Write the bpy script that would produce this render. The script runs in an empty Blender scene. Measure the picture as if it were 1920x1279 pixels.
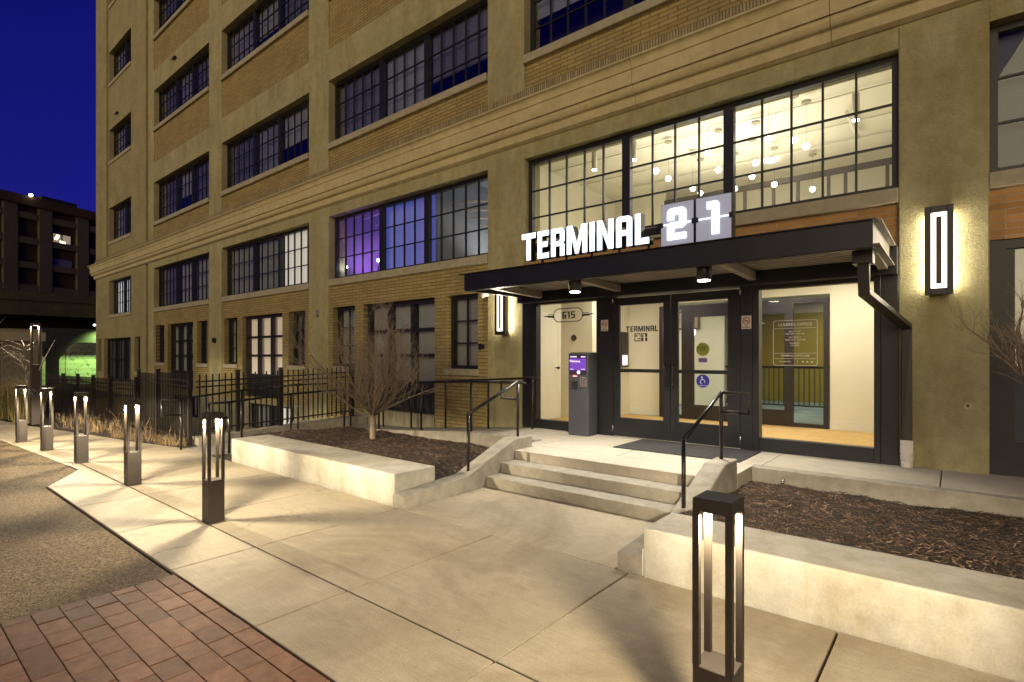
import bpy, bmesh, math, random
from mathutils import Vector, Matrix
R=math.radians
rnd=random.Random(7)
sc=bpy.context.scene
COL=sc.collection
OFF={}

# ------------------------------------------------------------------ helpers
def link(o):
    COL.objects.link(o); return o
def tag(o,label=None,cat=None,group=None,kind=None):
    if label: o['label']=label
    if cat: o['category']=cat
    if group: o['group']=group
    if kind: o['kind']=kind
    return o
def thing(name,label,cat,loc=(0,0,0),group=None):
    o=bpy.data.objects.new(name,None); link(o)
    o.location=loc; o.empty_display_size=.1
    OFF[o]=Vector(loc)
    return tag(o,label,cat,group)

class MB:
    def __init__(s): s.v=[]; s.f=[]; s.sm=[]
    def quad(s,*p,smooth=False):
        n=len(s.v); s.v+=[tuple(q) for q in p]; s.f.append(tuple(range(n,n+len(p)))); s.sm.append(smooth); return s
    def box(s,x0,x1,y0,y1,z0,z1):
        n=len(s.v)
        s.v+=[(x0,y0,z0),(x1,y0,z0),(x1,y1,z0),(x0,y1,z0),(x0,y0,z1),(x1,y0,z1),(x1,y1,z1),(x0,y1,z1)]
        for f in ((0,3,2,1),(4,5,6,7),(0,1,5,4),(1,2,6,5),(2,3,7,6),(3,0,4,7)):
            s.f.append(tuple(n+i for i in f)); s.sm.append(False)
        return s
    def hexa(s,bot,top):
        n=len(s.v); s.v+=[tuple(q) for q in bot]+[tuple(q) for q in top]
        for f in ((0,3,2,1),(4,5,6,7),(0,1,5,4),(1,2,6,5),(2,3,7,6),(3,0,4,7)):
            s.f.append(tuple(n+i for i in f)); s.sm.append(False)
        return s
    def extr(s,poly,a,b,fn):
        """poly of 2D points, fn(p,t)->3D ; a,b extrusion params"""
        n=len(s.v); k=len(poly)
        s.v+=[tuple(fn(p,a)) for p in poly]+[tuple(fn(p,b)) for p in poly]
        s.f.append(tuple(range(n,n+k))[::-1]); s.sm.append(False)
        s.f.append(tuple(range(n+k,n+2*k))); s.sm.append(False)
        for i in range(k):
            j=(i+1)%k
            s.f.append((n+i,n+j,n+k+j,n+k+i)); s.sm.append(False)
        return s
    def tube(s,pts,r,n=8,cap=True):
        pts=[Vector(p) for p in pts]
        rs=r if isinstance(r,(list,tuple)) else [r]*len(pts)
        base=len(s.v); up=None
        for i,p in enumerate(pts):
            if i==0: d=pts[1]-p
            elif i==len(pts)-1: d=p-pts[i-1]
            else: d=(pts[i+1]-p).normalized()+(p-pts[i-1]).normalized()
            d=d.normalized() if d.length>1e-9 else Vector((0,0,1))
            ref=Vector((0,0,1)) if abs(d.z)<.95 else Vector((1,0,0))
            if up is None: u=d.cross(ref).normalized()
            else:
                u=(up-d*up.dot(d))
                u=u.normalized() if u.length>1e-6 else d.cross(ref).normalized()
            up=u; w=d.cross(u)
            for k in range(n):
                a=2*math.pi*k/n+(math.pi/4 if n==4 else 0)
                s.v.append(tuple(p+(u*math.cos(a)+w*math.sin(a))*rs[i]))
        for i in range(len(pts)-1):
            for k in range(n):
                k2=(k+1)%n
                s.f.append((base+i*n+k,base+i*n+k2,base+(i+1)*n+k2,base+(i+1)*n+k)); s.sm.append(n>4)
        if cap:
            s.f.append(tuple(base+k for k in range(n))[::-1]); s.sm.append(False)
            e=base+(len(pts)-1)*n
            s.f.append(tuple(e+k for k in range(n))); s.sm.append(False)
        return s
    def cyl(s,x,y,z0,z1,r,n=20,r2=None):
        return s.tube([(x,y,z0),(x,y,z1)],[r,r if r2 is None else r2],n)
    def ball(s,c,r,seg=16,rings=10):
        n=len(s.v); c=Vector(c)
        for i in range(1,rings):
            t=math.pi*i/rings
            for k in range(seg):
                a=2*math.pi*k/seg
                s.v.append((c.x+r*math.sin(t)*math.cos(a),c.y+r*math.sin(t)*math.sin(a),c.z+r*math.cos(t)))
        top=len(s.v); s.v.append((c.x,c.y,c.z+r)); s.v.append((c.x,c.y,c.z-r))
        for i in range(rings-2):
            for k in range(seg):
                k2=(k+1)%seg
                s.f.append((n+i*seg+k,n+(i+1)*seg+k,n+(i+1)*seg+k2,n+i*seg+k2)); s.sm.append(True)
        for k in range(seg):
            k2=(k+1)%seg
            s.f.append((top,n+k,n+k2)); s.sm.append(True)
            e=n+(rings-2)*seg
            s.f.append((top+1,e+k2,e+k)); s.sm.append(True)
        return s
    def wall(s,x0,x1,z0,z1,y0,y1,holes=()):
        xs=sorted(set([x0,x1]+[h[i] for h in holes for i in (0,1) if x0<h[i]<x1]))
        zs=sorted(set([z0,z1]+[h[i] for h in holes for i in (2,3) if z0<h[i]<z1]))
        for i in range(len(xs)-1):
            run=None
            for j in range(len(zs)-1):
                cx=(xs[i]+xs[i+1])/2; cz=(zs[j]+zs[j+1])/2
                hole=any(h[0]<cx<h[1] and h[2]<cz<h[3] for h in holes)
                if not hole:
                    if run is None: run=zs[j]
                if (hole or j==len(zs)-2) and run is not None:
                    s.box(xs[i],xs[i+1],y0,y1,run,zs[j] if hole else zs[j+1]); run=None
        return s
    def build(s,name,mat,parent=None,label=None,loc=None,bevel=0,seg=2):
        me=bpy.data.meshes.new(name)
        if parent is not None: off=OFF[parent]
        else: off=Vector(loc) if loc else Vector((0,0,0))
        me.from_pydata([(v[0]-off.x,v[1]-off.y,v[2]-off.z) for v in s.v],[],s.f)
        me.polygons.foreach_set('use_smooth',s.sm)
        me.materials.append(mat)
        me.update()
        bm=bmesh.new(); bm.from_mesh(me); bmesh.ops.recalc_face_normals(bm,faces=bm.faces); bm.to_mesh(me); bm.free()
        o=bpy.data.objects.new(name,me); link(o)
        if parent is not None: o.parent=parent
        else: o.location=off
        OFF[o]=off
        if bevel:
            m=o.modifiers.new('bevel','BEVEL'); m.width=bevel; m.segments=seg; m.limit_method='ANGLE'; m.angle_limit=R(40)
        if label: o['label']=label
        return o

def glyph_obj(name,polys,mat,parent,loc,scale,depth,shear=0,rot=None):
    """flat outline shapes (with holes) extruded; loc world, faces -Y"""
    cu=bpy.data.curves.new(name,'CURVE'); cu.dimensions='2D'; cu.fill_mode='BOTH'; cu.extrude=depth/2
    for poly in polys:
        sp=cu.splines.new('POLY'); sp.points.add(len(poly)-1)
        for i,(x,y) in enumerate(poly): sp.points[i].co=(x*scale[0],y*scale[1],0,1)
        sp.use_cyclic_u=True
    return curve_to_mesh(cu,name,mat,parent,loc)
def curve_to_mesh(cu,name,mat,parent,loc,rotm=None):
    t=bpy.data.objects.new('tmp',cu); COL.objects.link(t)
    bpy.context.view_layer.update()
    dg=bpy.context.evaluated_depsgraph_get()
    me=bpy.data.meshes.new_from_object(t.evaluated_get(dg))
    bpy.data.objects.remove(t)
    me.name=name
    M=Matrix.Rotation(R(90),4,'X') if rotm is None else rotm
    off=OFF[parent]
    me.transform(Matrix.Translation(Vector(loc)-off)@M)
    me.materials.clear(); me.materials.append(mat)
    o=bpy.data.objects.new(name,me); link(o); o.parent=parent; OFF[o]=off
    return o
def text_obj(name,txt,size,mat,parent,loc,width=None,depth=.001,align='CENTER',rotm=None,sx=1):
    cu=bpy.data.curves.new(name,'FONT'); cu.body=txt; cu.size=size; cu.extrude=depth
    cu.align_x=align; cu.align_y='CENTER'; cu.resolution_u=2; cu.offset=size*.012
    M=(Matrix.Rotation(R(90),4,'X') if rotm is None else rotm)@Matrix.Diagonal((sx,1,1,1))
    return curve_to_mesh(cu,name,mat,parent,loc,M)

# ------------------------------------------------------------------ materials
def newmat(name):
    m=bpy.data.materials.new(name); m.use_nodes=True
    nt=m.node_tree; b=nt.nodes['Principled BSDF']
    return m,nt,b
def N(nt,t,**k):
    n=nt.nodes.new(t)
    for a,v in k.items():
        if a in n.bl_rna.properties: setattr(n,a,v)
        else: n.inputs[a].default_value=v
    return n
def noise(nt,vec,scale,detail=4,rough=.6,dist=0):
    n=N(nt,'ShaderNodeTexNoise'); n.inputs['Scale'].default_value=scale; n.inputs['Detail'].default_value=detail
    n.inputs['Roughness'].default_value=rough; n.inputs['Distortion'].default_value=dist
    nt.links.new(vec,n.inputs['Vector']); return n
def ramp(nt,fac,stops):
    n=N(nt,'ShaderNodeValToRGB'); cr=n.color_ramp
    while len(cr.elements)<len(stops): cr.elements.new(.5)
    for e,(p,c) in zip(cr.elements,stops):
        e.position=p; e.color=c if len(c)==4 else (*c,1)
    nt.links.new(fac,n.inputs['Fac']); return n
def mixc(nt,a,b,fac,mode='MIX'):
    n=N(nt,'ShaderNodeMix'); n.data_type='RGBA'; n.blend_type=mode
    for s,i in ((fac,0),(a,6),(b,7)):
        if isinstance(s,(int,float)): n.inputs[i].default_value=s
        elif isinstance(s,tuple): n.inputs[i].default_value=(*s,1) if len(s)==3 else s
        else: nt.links.new(s,n.inputs[i])
    return n.outputs[2]
def bump(nt,b,h,strength=.5,dist=.01,chain=None):
    n=N(nt,'ShaderNodeBump'); n.inputs['Strength'].default_value=strength; n.inputs['Distance'].default_value=dist
    nt.links.new(h,n.inputs['Height'])
    if chain is not None: nt.links.new(chain.outputs[0],n.inputs['Normal'])
    nt.links.new(n.outputs[0],b.inputs['Normal']); return n
def objco(nt):
    return N(nt,'ShaderNodeTexCoord').outputs['Object']
def gray(v): return (v,v,v)

def plain(name,col,rough=.5,metal=0,var=.12,sc_=6,bmp=0,bsc=60):
    m,nt,b=newmat(name)
    co=objco(nt); n=noise(nt,co,sc_,5)
    r=ramp(nt,n.outputs[0],[(.3,tuple(c*(1-var) for c in col)),(.7,tuple(min(1,c*(1+var)) for c in col))])
    nt.links.new(r.outputs[0],b.inputs['Base Color'])
    b.inputs['Roughness'].default_value=rough; b.inputs['Metallic'].default_value=metal
    if bmp:
        n2=noise(nt,co,bsc,6,.7); bump(nt,b,n2.outputs[0],1,bmp)
    return m
def emis(name,col,strength,base=(.8,.8,.8)):
    m,nt,b=newmat(name)
    b.inputs['Base Color'].default_value=(*base,1)
    b.inputs['Emission Color'].default_value=(*col,1); b.inputs['Emission Strength'].default_value=strength
    return m

def concrete(name,col,var=.2,stain=.35,b1=.004,b2=.002,rough=.85,streak=False,pits=False,fine=90):
    m,nt,b=newmat(name); co=objco(nt)
    n1=noise(nt,co,.9,6,.65); n2=noise(nt,co,7,6,.65); n3=noise(nt,co,fine,4,.7)
    c=ramp(nt,n1.outputs[0],[(.3,tuple(x*(1-var) for x in col)),(.7,tuple(x*(1+var*.6) for x in col))]).outputs[0]
    f=ramp(nt,n2.outputs[0],[(.35,gray(1-stain)),(.6,gray(1))]).outputs[0]
    c=mixc(nt,c,f,.8,'MULTIPLY')
    f3=ramp(nt,n3.outputs[0],[(.3,gray(.82)),(.7,gray(1.1))]).outputs[0]
    c=mixc(nt,c,f3,.7,'MULTIPLY')
    if streak:
        mp=N(nt,'ShaderNodeMapping'); mp.inputs['Scale'].default_value=(1.5,1.5,.5); nt.links.new(co,mp.inputs[0])
        ns=noise(nt,mp.outputs[0],1.8,7,.72)
        s=ramp(nt,ns.outputs[0],[(.45,gray(1)),(.66,(.76,.69,.52))]).outputs[0]
        c=mixc(nt,c,s,.75,'MULTIPLY')
    h=n3.outputs[0]; bm=bump(nt,b,n2.outputs[0],.6,b1)
    bm2=bump(nt,b,h,1,b2,bm)
    if pits:
        v=N(nt,'ShaderNodeTexVoronoi'); v.inputs['Scale'].default_value=22; nt.links.new(co,v.inputs['Vector'])
        pr=ramp(nt,v.outputs['Distance'],[(.0,gray(0)),(.12,gray(1))]).outputs[0]
        bump(nt,b,pr,.8,.004,bm2)
    nt.links.new(c,b.inputs['Base Color']); b.inputs['Roughness'].default_value=rough
    b.inputs['Specular IOR Level'].default_value=.3
    return m

def brick(name,c1,c2,mortar,w=.3,h=.07,ms=.006,soldier=False,bstr=.006,offset=.5):
    m,nt,b=newmat(name); co=objco(nt)
    sp=N(nt,'ShaderNodeSeparateXYZ'); nt.links.new(co,sp.inputs[0])
    cb=N(nt,'ShaderNodeCombineXYZ')
    nt.links.new(sp.outputs[2 if soldier else 0],cb.inputs[0]); nt.links.new(sp.outputs[0 if soldier else 2],cb.inputs[1])
    # slight wobble of the courses
    nn=noise(nt,co,3.5,3); 
    add=N(nt,'ShaderNodeVectorMath'); add.operation='MULTIPLY_ADD'
    nt.links.new(nn.outputs[1],add.inputs[0]); add.inputs[1].default_value=(.008,.008,0); nt.links.new(cb.outputs[0],add.inputs[2])
    t=N(nt,'ShaderNodeTexBrick'); t.offset=0 if soldier else offset
    nt.links.new(add.outputs[0],t.inputs['Vector'])
    t.inputs['Color1'].default_value=(*c1,1); t.inputs['Color2'].default_value=(*c2,1); t.inputs['Mortar'].default_value=(*mortar,1)
    t.inputs['Scale'].default_value=1; t.inputs['Mortar Size'].default_value=ms; t.inputs['Mortar Smooth'].default_value=.3
    t.inputs['Brick Width'].default_value=w; t.inputs['Row Height'].default_value=h
    n2=noise(nt,co,1.2,5); f=ramp(nt,n2.outputs[0],[(.3,gray(.7)),(.65,gray(1.05))]).outputs[0]
    n3=noise(nt,co,70,4,.7); f3=ramp(nt,n3.outputs[0],[(.3,gray(.75)),(.7,gray(1.1))]).outputs[0]
    c=mixc(nt,t.outputs[0],f,.8,'MULTIPLY'); c=mixc(nt,c,f3,.7,'MULTIPLY')
    nt.links.new(c,b.inputs['Base Color']); b.inputs['Roughness'].default_value=.8
    inv=N(nt,'ShaderNodeMath',operation='SUBTRACT'); inv.inputs[0].default_value=1; nt.links.new(t.outputs[1],inv.inputs[1])
    bm=bump(nt,b,inv.outputs[0],1,bstr); bump(nt,b,n3.outputs[0],.8,.003,bm)
    return m

def glass(name,tint=(.93,.95,.95),ior=1.55,rough=.0):
    m=bpy.data.materials.new(name); m.use_nodes=True; nt=m.node_tree; nt.nodes.clear()
    out=N(nt,'ShaderNodeOutputMaterial'); mx=N(nt,'ShaderNodeMixShader'); tr=N(nt,'ShaderNodeBsdfTransparent'); gl=N(nt,'ShaderNodeBsdfGlossy')
    tr.inputs[0].default_value=(*tint,1); gl.inputs['Roughness'].default_value=rough
    lw=N(nt,'ShaderNodeFresnel'); ge=N(nt,'ShaderNodeNewGeometry'); ma=N(nt,'ShaderNodeMapRange'); ma.inputs[3].default_value=ior; ma.inputs[4].default_value=1/ior; nt.links.new(ge.outputs['Backfacing'],ma.inputs[0]); nt.links.new(ma.outputs[0],lw.inputs[0])
    co=objco(nt); n=noise(nt,co,1.4,2); bp=N(nt,'ShaderNodeBump'); bp.inputs['Strength'].default_value=.06; bp.inputs['Distance'].default_value=.01
    nt.links.new(n.outputs[0],bp.inputs['Height']); nt.links.new(bp.outputs[0],gl.inputs['Normal'])
    nt.links.new(lw.outputs[0],mx.inputs[0]); nt.links.new(tr.outputs[0],mx.inputs[1]); nt.links.new(gl.outputs[0],mx.inputs[2]); nt.links.new(mx.outputs[0],out.inputs[0])
    return m

def tone_island(nt,c,lo,hi):
    g=N(nt,'ShaderNodeNewGeometry'); r=ramp(nt,g.outputs['Random Per Island'],[(0,gray(lo)),(1,gray(hi))])
    return mixc(nt,c,r.outputs[0],1,'MULTIPLY')

M={}
M['facade']=concrete('facade_concrete',(.41,.375,.205),var=.18,stain=.2,b1=.02,b2=.014,pits=True,fine=42,streak=True)
M['cornice']=concrete('cornice_stone',(.52,.45,.25),var=.12,stain=.2,b1=.003,b2=.003)
M['sill']=concrete('sill_stone',(.40,.36,.25),var=.12,stain=.2,b1=.003,b2=.003)
M['buff']=brick('buff_brick',(.40,.315,.12),(.32,.24,.085),(.17,.14,.065),ms=.008,bstr=.008)
M['orange']=brick('orange_brick',(.50,.27,.085),(.38,.19,.06),(.46,.38,.24),bstr=.008)
M['pale']=brick('pale_brick',(.37,.32,.15),(.32,.275,.125),(.34,.29,.15),bstr=.003)
M['soldier']=brick('soldier_brick',(.44,.37,.20),(.28,.23,.11),(.16,.12,.06),w=.3,h=.045,ms=.008,soldier=True,bstr=.012)
M['plinth']=concrete('plinth_concrete',(.30,.27,.18),var=.2,stain=.3)
M['bronze']=plain('dark_bronze_metal',(.022,.018,.017),.42,.0,.15,8,.0006,200)
M['steel']=plain('black_steel',(.011,.011,.012),.42,0,.2,3,.0008,90)
M['winframe']=plain('window_frame_black',(.012,.012,.013),.45,0,.2,5)
M['rail']=plain('rail_paint_black',(.016,.013,.012),.28,0,.2,9,.0008,150)
M['bolmetal']=plain('bollard_bronze',(.055,.043,.032),.5,.2,.12,14,.0005,260)
M['galv']=plain('grey_painted_steel',(.32,.29,.25),.5,.1,.15,9,.001,60)
M['glass']=glass('window_glass',ior=2.2)
M['glass_low']=glass('lower_window_glass',ior=1.5)
M['shop_glass']=glass('storefront_glass',(.97,.98,.96))
M['white_wall']=plain('cream_wall_paint',(.78,.74,.60),.7,0,.03,2,.0006,80)
M['white_trim']=plain('white_trim_paint',(.8,.77,.66),.5,0,.03,2)
M['tanfloor']=plain('tan_mat_floor',(.55,.36,.14),.8,0,.12,9,.002,120)
M['shade_dark']=plain('dark_roller_shade',(.10,.105,.14),.8,0,.25,1.2)
M['shade_grey']=plain('grey_roller_shade',(.27,.275,.275),.8,0,.12,1.5)
M['shade_mid']=plain('mid_roller_shade',(.21,.22,.29),.8,0,.2,1.5)  # grey shade; blue sky light is tinted into its colour
M['dark_in']=plain('dark_interior',(.03,.028,.028),.9)
M['olive']=plain('olive_wall_paint',(.33,.27,.05),.8,0,.05,2)
M['chrome']=plain('brushed_steel',(.55,.55,.55),.25,1,.1,20)
M['signwhite']=plain('sign_white',(.6,.55,.5),.5,0,.05,20)
M['ink']=plain('black_ink',(.02,.02,.02),.6)
M['redink']=plain('red_ink',(.35,.03,.03),.6)
M['mullet']=plain('rubber_mat',(.035,.033,.033),.9,0,.3,14,.004,160)
M['pvc']=plain('white_pvc',(.62,.58,.52),.4,0,.08,10)
M['letter']=emis('lit_white_letter',(.72,.82,1.0),1.9)
M['flapface']=emis('glowing_grey_panel',(.55,.57,.75),.33,(.25,.25,.28))  # faint emission stands in for the digits' halo on the grey faces
M['lamp_warm']=emis('lit_lamp_warm',(1,.86,.62),28)
M['lamp_white']=emis('lit_lamp_white',(1,.93,.80),22)
M['sconce_led']=emis('lit_sconce_lens',(1,.91,.76),4)
M['led']=emis('lit_led_lens',(1,.88,.66),6)
M['lit_shade']=emis('lit_white_shade',(1,.92,.78),.42,(.6,.58,.52))
M['lit_blind']=emis('lit_blind_slats',(.86,.92,1),.42,(.6,.6,.6))
M['warm_shade']=emis('lit_warm_shade',(1,.76,.52),.30,(.6,.52,.45))
M['screen']=emis('lit_purple_screen',(.20,.035,.62),.8,(.05,.05,.05))
M['bluewhite']=emis('lit_blue_button',(.45,.5,1),3)
M['redled']=emis('lit_red_slot',(1,.05,.1),2)
M['screen_txt']=emis('lit_screen_text',(.8,.75,1),.9)
M['decalwhite']=plain('white_vinyl_lettering',(.95,.92,.8),.6)
M['decalblack']=plain('black_vinyl_lettering',(.035,.03,.03),.6)
M['decalgreen']=plain('green_vinyl',(.24,.28,.03),.5)
M['decalblue']=plain('blue_vinyl',(.02,.03,.30),.5)
M['decalpurple']=plain('purple_vinyl',(.14,.09,.32),.5)
M['bark']=plain('bare_bark',(.23,.18,.12),.85,0,.3,30,.002,120)
M['birch']=plain('pale_bark',(.42,.38,.30),.8,0,.3,20)
M['chip']=None
M['wood']=plain('picture_frame_wood',(.16,.10,.05),.6)
M['paper']=plain('picture_paper',(.5,.42,.28),.8,0,.3,9)

# mulch chips : tone differs per chip
def chips(name,a,b_,lo=.3,hi=1.6):
    m,nt,b=newmat(name); co=objco(nt); n=noise(nt,co,8,3)
    c=ramp(nt,n.outputs[0],[(.35,a),(.65,b_)]).outputs[0]
    g=N(nt,'ShaderNodeNewGeometry'); r=ramp(nt,g.outputs['Random Per Island'],[(0,gray(lo)),(.8,gray(1)),(1,gray(hi*1.6))])
    c=mixc(nt,c,r.outputs[0],1,'MULTIPLY'); nt.links.new(c,b.inputs['Base Color']); b.inputs['Roughness'].default_value=.85
    return m
M['chip']=chips('bark_chips',(.075,.045,.026),(.14,.09,.055),.25,1.9)
M['soil']=plain('mulch_soil',(.045,.03,.019),.95,0,.4,25,.03,35)
M['grass_dry']=chips('dry_grass',(.30,.20,.10),(.42,.30,.16),.4,1.2)

# pavement slabs
def slabmat():
    m,nt,b=newmat('sidewalk_concrete'); co=objco(nt)
    n1=noise(nt,co,1.1,6,.6); n2=noise(nt,co,9,6,.7); n3=noise(nt,co,85,4,.75)
    mp=N(nt,'ShaderNodeMapping'); mp.inputs['Scale'].default_value=(1.0,40,1); nt.links.new(co,mp.inputs[0])
    nb=noise(nt,mp.outputs[0],3,3,.6)
    c=ramp(nt,n1.outputs[0],[(.3,(.44,.37,.25)),(.7,(.51,.435,.31))]).outputs[0]
    c=mixc(nt,c,ramp(nt,n2.outputs[0],[(.32,gray(.86)),(.6,gray(1.03))]).outputs[0],.7,'MULTIPLY')
    c=mixc(nt,c,ramp(nt,n3.outputs[0],[(.3,gray(.72)),(.7,gray(1.12))]).outputs[0],.85,'MULTIPLY')
    c=mixc(nt,c,ramp(nt,nb.outputs[0],[(.35,gray(.86)),(.65,gray(1.06))]).outputs[0],.8,'MULTIPLY')
    nd=noise(nt,co,.55,6,.65,.8)
    c=mixc(nt,c,ramp(nt,nd.outputs[0],[(.40,(.70,.67,.62)),(.55,gray(1.03))]).outputs[0],.8,'MULTIPLY')
    vo=N(nt,'ShaderNodeTexVoronoi'); vo.inputs['Scale'].default_value=3.6; nt.links.new(co,vo.inputs['Vector'])
    c=mixc(nt,c,ramp(nt,vo.outputs['Distance'],[(.0,gray(.35)),(.035,gray(.6)),(.055,gray(1))]).outputs[0],.55,'MULTIPLY')
    vc=N(nt,'ShaderNodeTexVoronoi'); vc.feature='DISTANCE_TO_EDGE'; vc.inputs['Scale'].default_value=.42
    dn=noise(nt,co,2.2,5,.7); av=N(nt,'ShaderNodeVectorMath'); av.operation='MULTIPLY_ADD'; nt.links.new(dn.outputs[1],av.inputs[0]); av.inputs[1].default_value=(.5,.5,0); nt.links.new(co,av.inputs[2]); nt.links.new(av.outputs[0],vc.inputs['Vector'])
    cm=noise(nt,co,.5,2); 
    ck=ramp(nt,vc.outputs['Distance'],[(0,gray(.35)),(.0016,gray(.6)),(.003,gray(1))]).outputs[0]
    c=mixc(nt,c,ck,ramp(nt,cm.outputs[0],[(.57,gray(0)),(.64,gray(.6))]).outputs[0],'MULTIPLY')
    c=tone_island(nt,c,.90,1.06)
    nt.links.new(c,b.inputs['Base Color']); b.inputs['Roughness'].default_value=.8; b.inputs['Specular IOR Level'].default_value=.35
    k=bump(nt,b,nb.outputs[0],.7,.002); k=bump(nt,b,n3.outputs[0],.7,.0015,k); bump(nt,b,n2.outputs[0],.5,.003,k)
    return m
M['slab']=slabmat()
def asphaltmat():
    m,nt,b=newmat('asphalt'); co=objco(nt)
    v=N(nt,'ShaderNodeTexVoronoi'); v.inputs['Scale'].default_value=75; nt.links.new(co,v.inputs['Vector'])
    n1=noise(nt,co,45,5,.8); n2=noise(nt,co,.8,5)
    c=mixc(nt,ramp(nt,n1.outputs[0],[(.35,(.05,.036,.022)),(.62,(.27,.20,.12))]).outputs[0],ramp(nt,v.outputs['Color'],[(0,gray(.6)),(1,gray(1.35))]).outputs[0],.9,'MULTIPLY')
    c=mixc(nt,c,ramp(nt,n2.outputs[0],[(.3,gray(.75)),(.7,gray(1.1))]).outputs[0],.8,'MULTIPLY')
    nt.links.new(c,b.inputs['Base Color']); b.inputs['Roughness'].default_value=.95; b.inputs['Specular IOR Level'].default_value=.12
    k=bump(nt,b,v.outputs['Distance'],1,.006); bump(nt,b,n1.outputs[0],1,.006,k)
    return m
M['asphalt']=asphaltmat()
def pavermat():
    m,nt,b=newmat('red_paver'); co=objco(nt)
    n1=noise(nt,co,12,5,.7); n3=noise(nt,co,110,4,.8)
    c=ramp(nt,n1.outputs[0],[(.3,(.15,.068,.035)),(.7,(.26,.125,.07))]).outputs[0]
    c=mixc(nt,c,ramp(nt,n3.outputs[0],[(.3,gray(.7)),(.6,gray(1)),(.75,gray(1.8))]).outputs[0],.9,'MULTIPLY')
    c=tone_island(nt,c,.75,1.3)
    nt.links.new(c,b.inputs['Base Color']); b.inputs['Roughness'].default_value=.8; b.inputs['Specular IOR Level'].default_value=.25
    bump(nt,b,n3.outputs[0],1,.003)
    return m
M['paver']=pavermat()
M['ground']=plain('dark_ground',(.05,.042,.032),.95,0,.3,1.5,.02,12)
M['benchc']=concrete('bench_concrete',(.55,.515,.43),var=.16,stain=.2,b1=.002,b2=.0012,streak=True,rough=.75)
M['stepc']=concrete('step_concrete',(.37,.335,.265),var=.14,stain=.3,b1=.003,b2=.002,rough=.8)
M['landc']=concrete('landing_concrete',(.50,.45,.36),var=.1,stain=.14,b1=.002,b2=.001,rough=.8)
M['joint']=plain('joint_filler',(.025,.02,.014),.95)
M['carpet']=plain('grey_blue_carpet',(.20,.27,.29),.95,0,.35,2.5)
M['green']=None

# ------------------------------------------------------------------ letters
def arc(cx,cy,r,a0,a1,n=5):
    return [(cx+r*math.cos(R(a0+(a1-a0)*i/n)),cy+r*math.sin(R(a0+(a1-a0)*i/n))) for i in range(n+1)]
s_=.2; W=.6
G={}
G['T']=(.66,[[(0,1),(0,.8),(.23,.8),(.23,0),(.43,0),(.43,.8),(.66,.8),(.66,1)]])
G['E']=(.52,[[(0,0),(.52,0),(.52,.19),(.2,.19),(.2,.41),(.46,.41),(.46,.6),(.2,.6),(.2,.81),(.52,.81),(.52,1),(0,1)]])
G['R']=(.6,[[(0,0),(.2,0),(.2,.36),(.4,.36),(.4,0),(.6,0),(.6,.40),(.54,.46),(.6,.52)]+arc(.42,.82,.18,0,90)+[(0,1)],[(.2,.54),(.2,.82),(.37,.82),(.4,.79),(.4,.57),(.37,.54)]])
G['M']=(.86,[[(0,0),(.2,0),(.2,.62),(.36,0),(.5,0),(.66,.62),(.66,0),(.86,0),(.86,1),(.62,1),(.43,.36),(.24,1),(0,1)]])
G['I']=(.2,[[(0,0),(.2,0),(.2,1),(0,1)]])
G['N']=(.64,[[(0,0),(.2,0),(.2,.6),(.44,0),(.64,0),(.64,1),(.44,1),(.44,.42),(.2,1),(0,1)]])
G['A']=(.6,[[(0,0),(.2,0),(.2,.36),(.4,.36),(.4,0),(.6,0)]+arc(.42,.82,.18,0,90)+arc(.12,.88,.12,90,180),[(.2,.54),(.2,.82),(.37,.82),(.4,.79),(.4,.54)]])
G['L']=(.5,[[(0,0),(.5,0),(.5,.2),(.2,.2),(.2,1),(0,1)]])
G['2']=(.56,[[(0,0),(.56,0),(.56,.2),(.2,.2),(.2,.36),(.45,.36)]+[(.56,.45)]+arc(.41,.85,.15,0,90)+arc(.15,.85,.15,90,180)+[(0,.62),(.2,.62),(.2,.78),(.36,.78),(.36,.55),(.1,.55),(0,.47)]])
G['1']=(.33,[[(.13,0),(.33,0),(.33,.88)]+arc(.23,.9,.1,0,90)+[(0,1),(0,.78),(.13,.78)]])
G['6']=(.56,[[(0,0),(.56,0),(.56,.58),(.2,.58),(.2,.82),(.56,.82),(.56,1),(.1,1),(0,.9)],[(.2,.18),(.2,.4),(.36,.4),(.36,.18)]])
G['5']=(.56,[[(0,0),(.46,0),(.56,.1),(.56,.6),(.2,.6),(.2,.82),(.56,.82),(.56,1),(0,1),(0,.42),(.36,.42),(.36,.18),(0,.18)]])

# ------------------------------------------------------------------ world, sun, camera
w=bpy.data.worlds.new('World'); sc.world=w; w.use_nodes=True
nt=w.node_tree; bg=nt.nodes['Background']
sky=N(nt,'ShaderNodeTexSky'); sky.sky_type='NISHITA'; sky.sun_disc=False
SUN_EL=R(7); SUN_AZ=R(200)
sky.sun_elevation=R(3); sky.sun_rotation=R(100); sky.air_density=1; sky.ozone_density=6; sky.dust_density=.3; sky.altitude=0
mxn=N(nt,'ShaderNodeMix'); mxn.data_type='RGBA'; mxn.blend_type='MULTIPLY'; mxn.inputs[0].default_value=1
nt.links.new(sky.outputs[0],mxn.inputs[6]); mxn.inputs[7].default_value=(1.5,.14,.90,1)
nt.links.new(mxn.outputs[2],bg.inputs[0]); bg.inputs[1].default_value=.135

sun=bpy.data.lights.new('street_glow_sun','SUN'); sun.energy=1.82; sun.angle=R(50); sun.color=(1,.87,.44)  # warm sun lamp standing in for unseen street lamps behind the camera
so=bpy.data.objects.new('street_glow_sun',sun); link(so)
d=Vector((-.40,.88,-.13)).normalized(); so.rotation_euler=d.to_track_quat('-Z','Y').to_euler()

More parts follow.
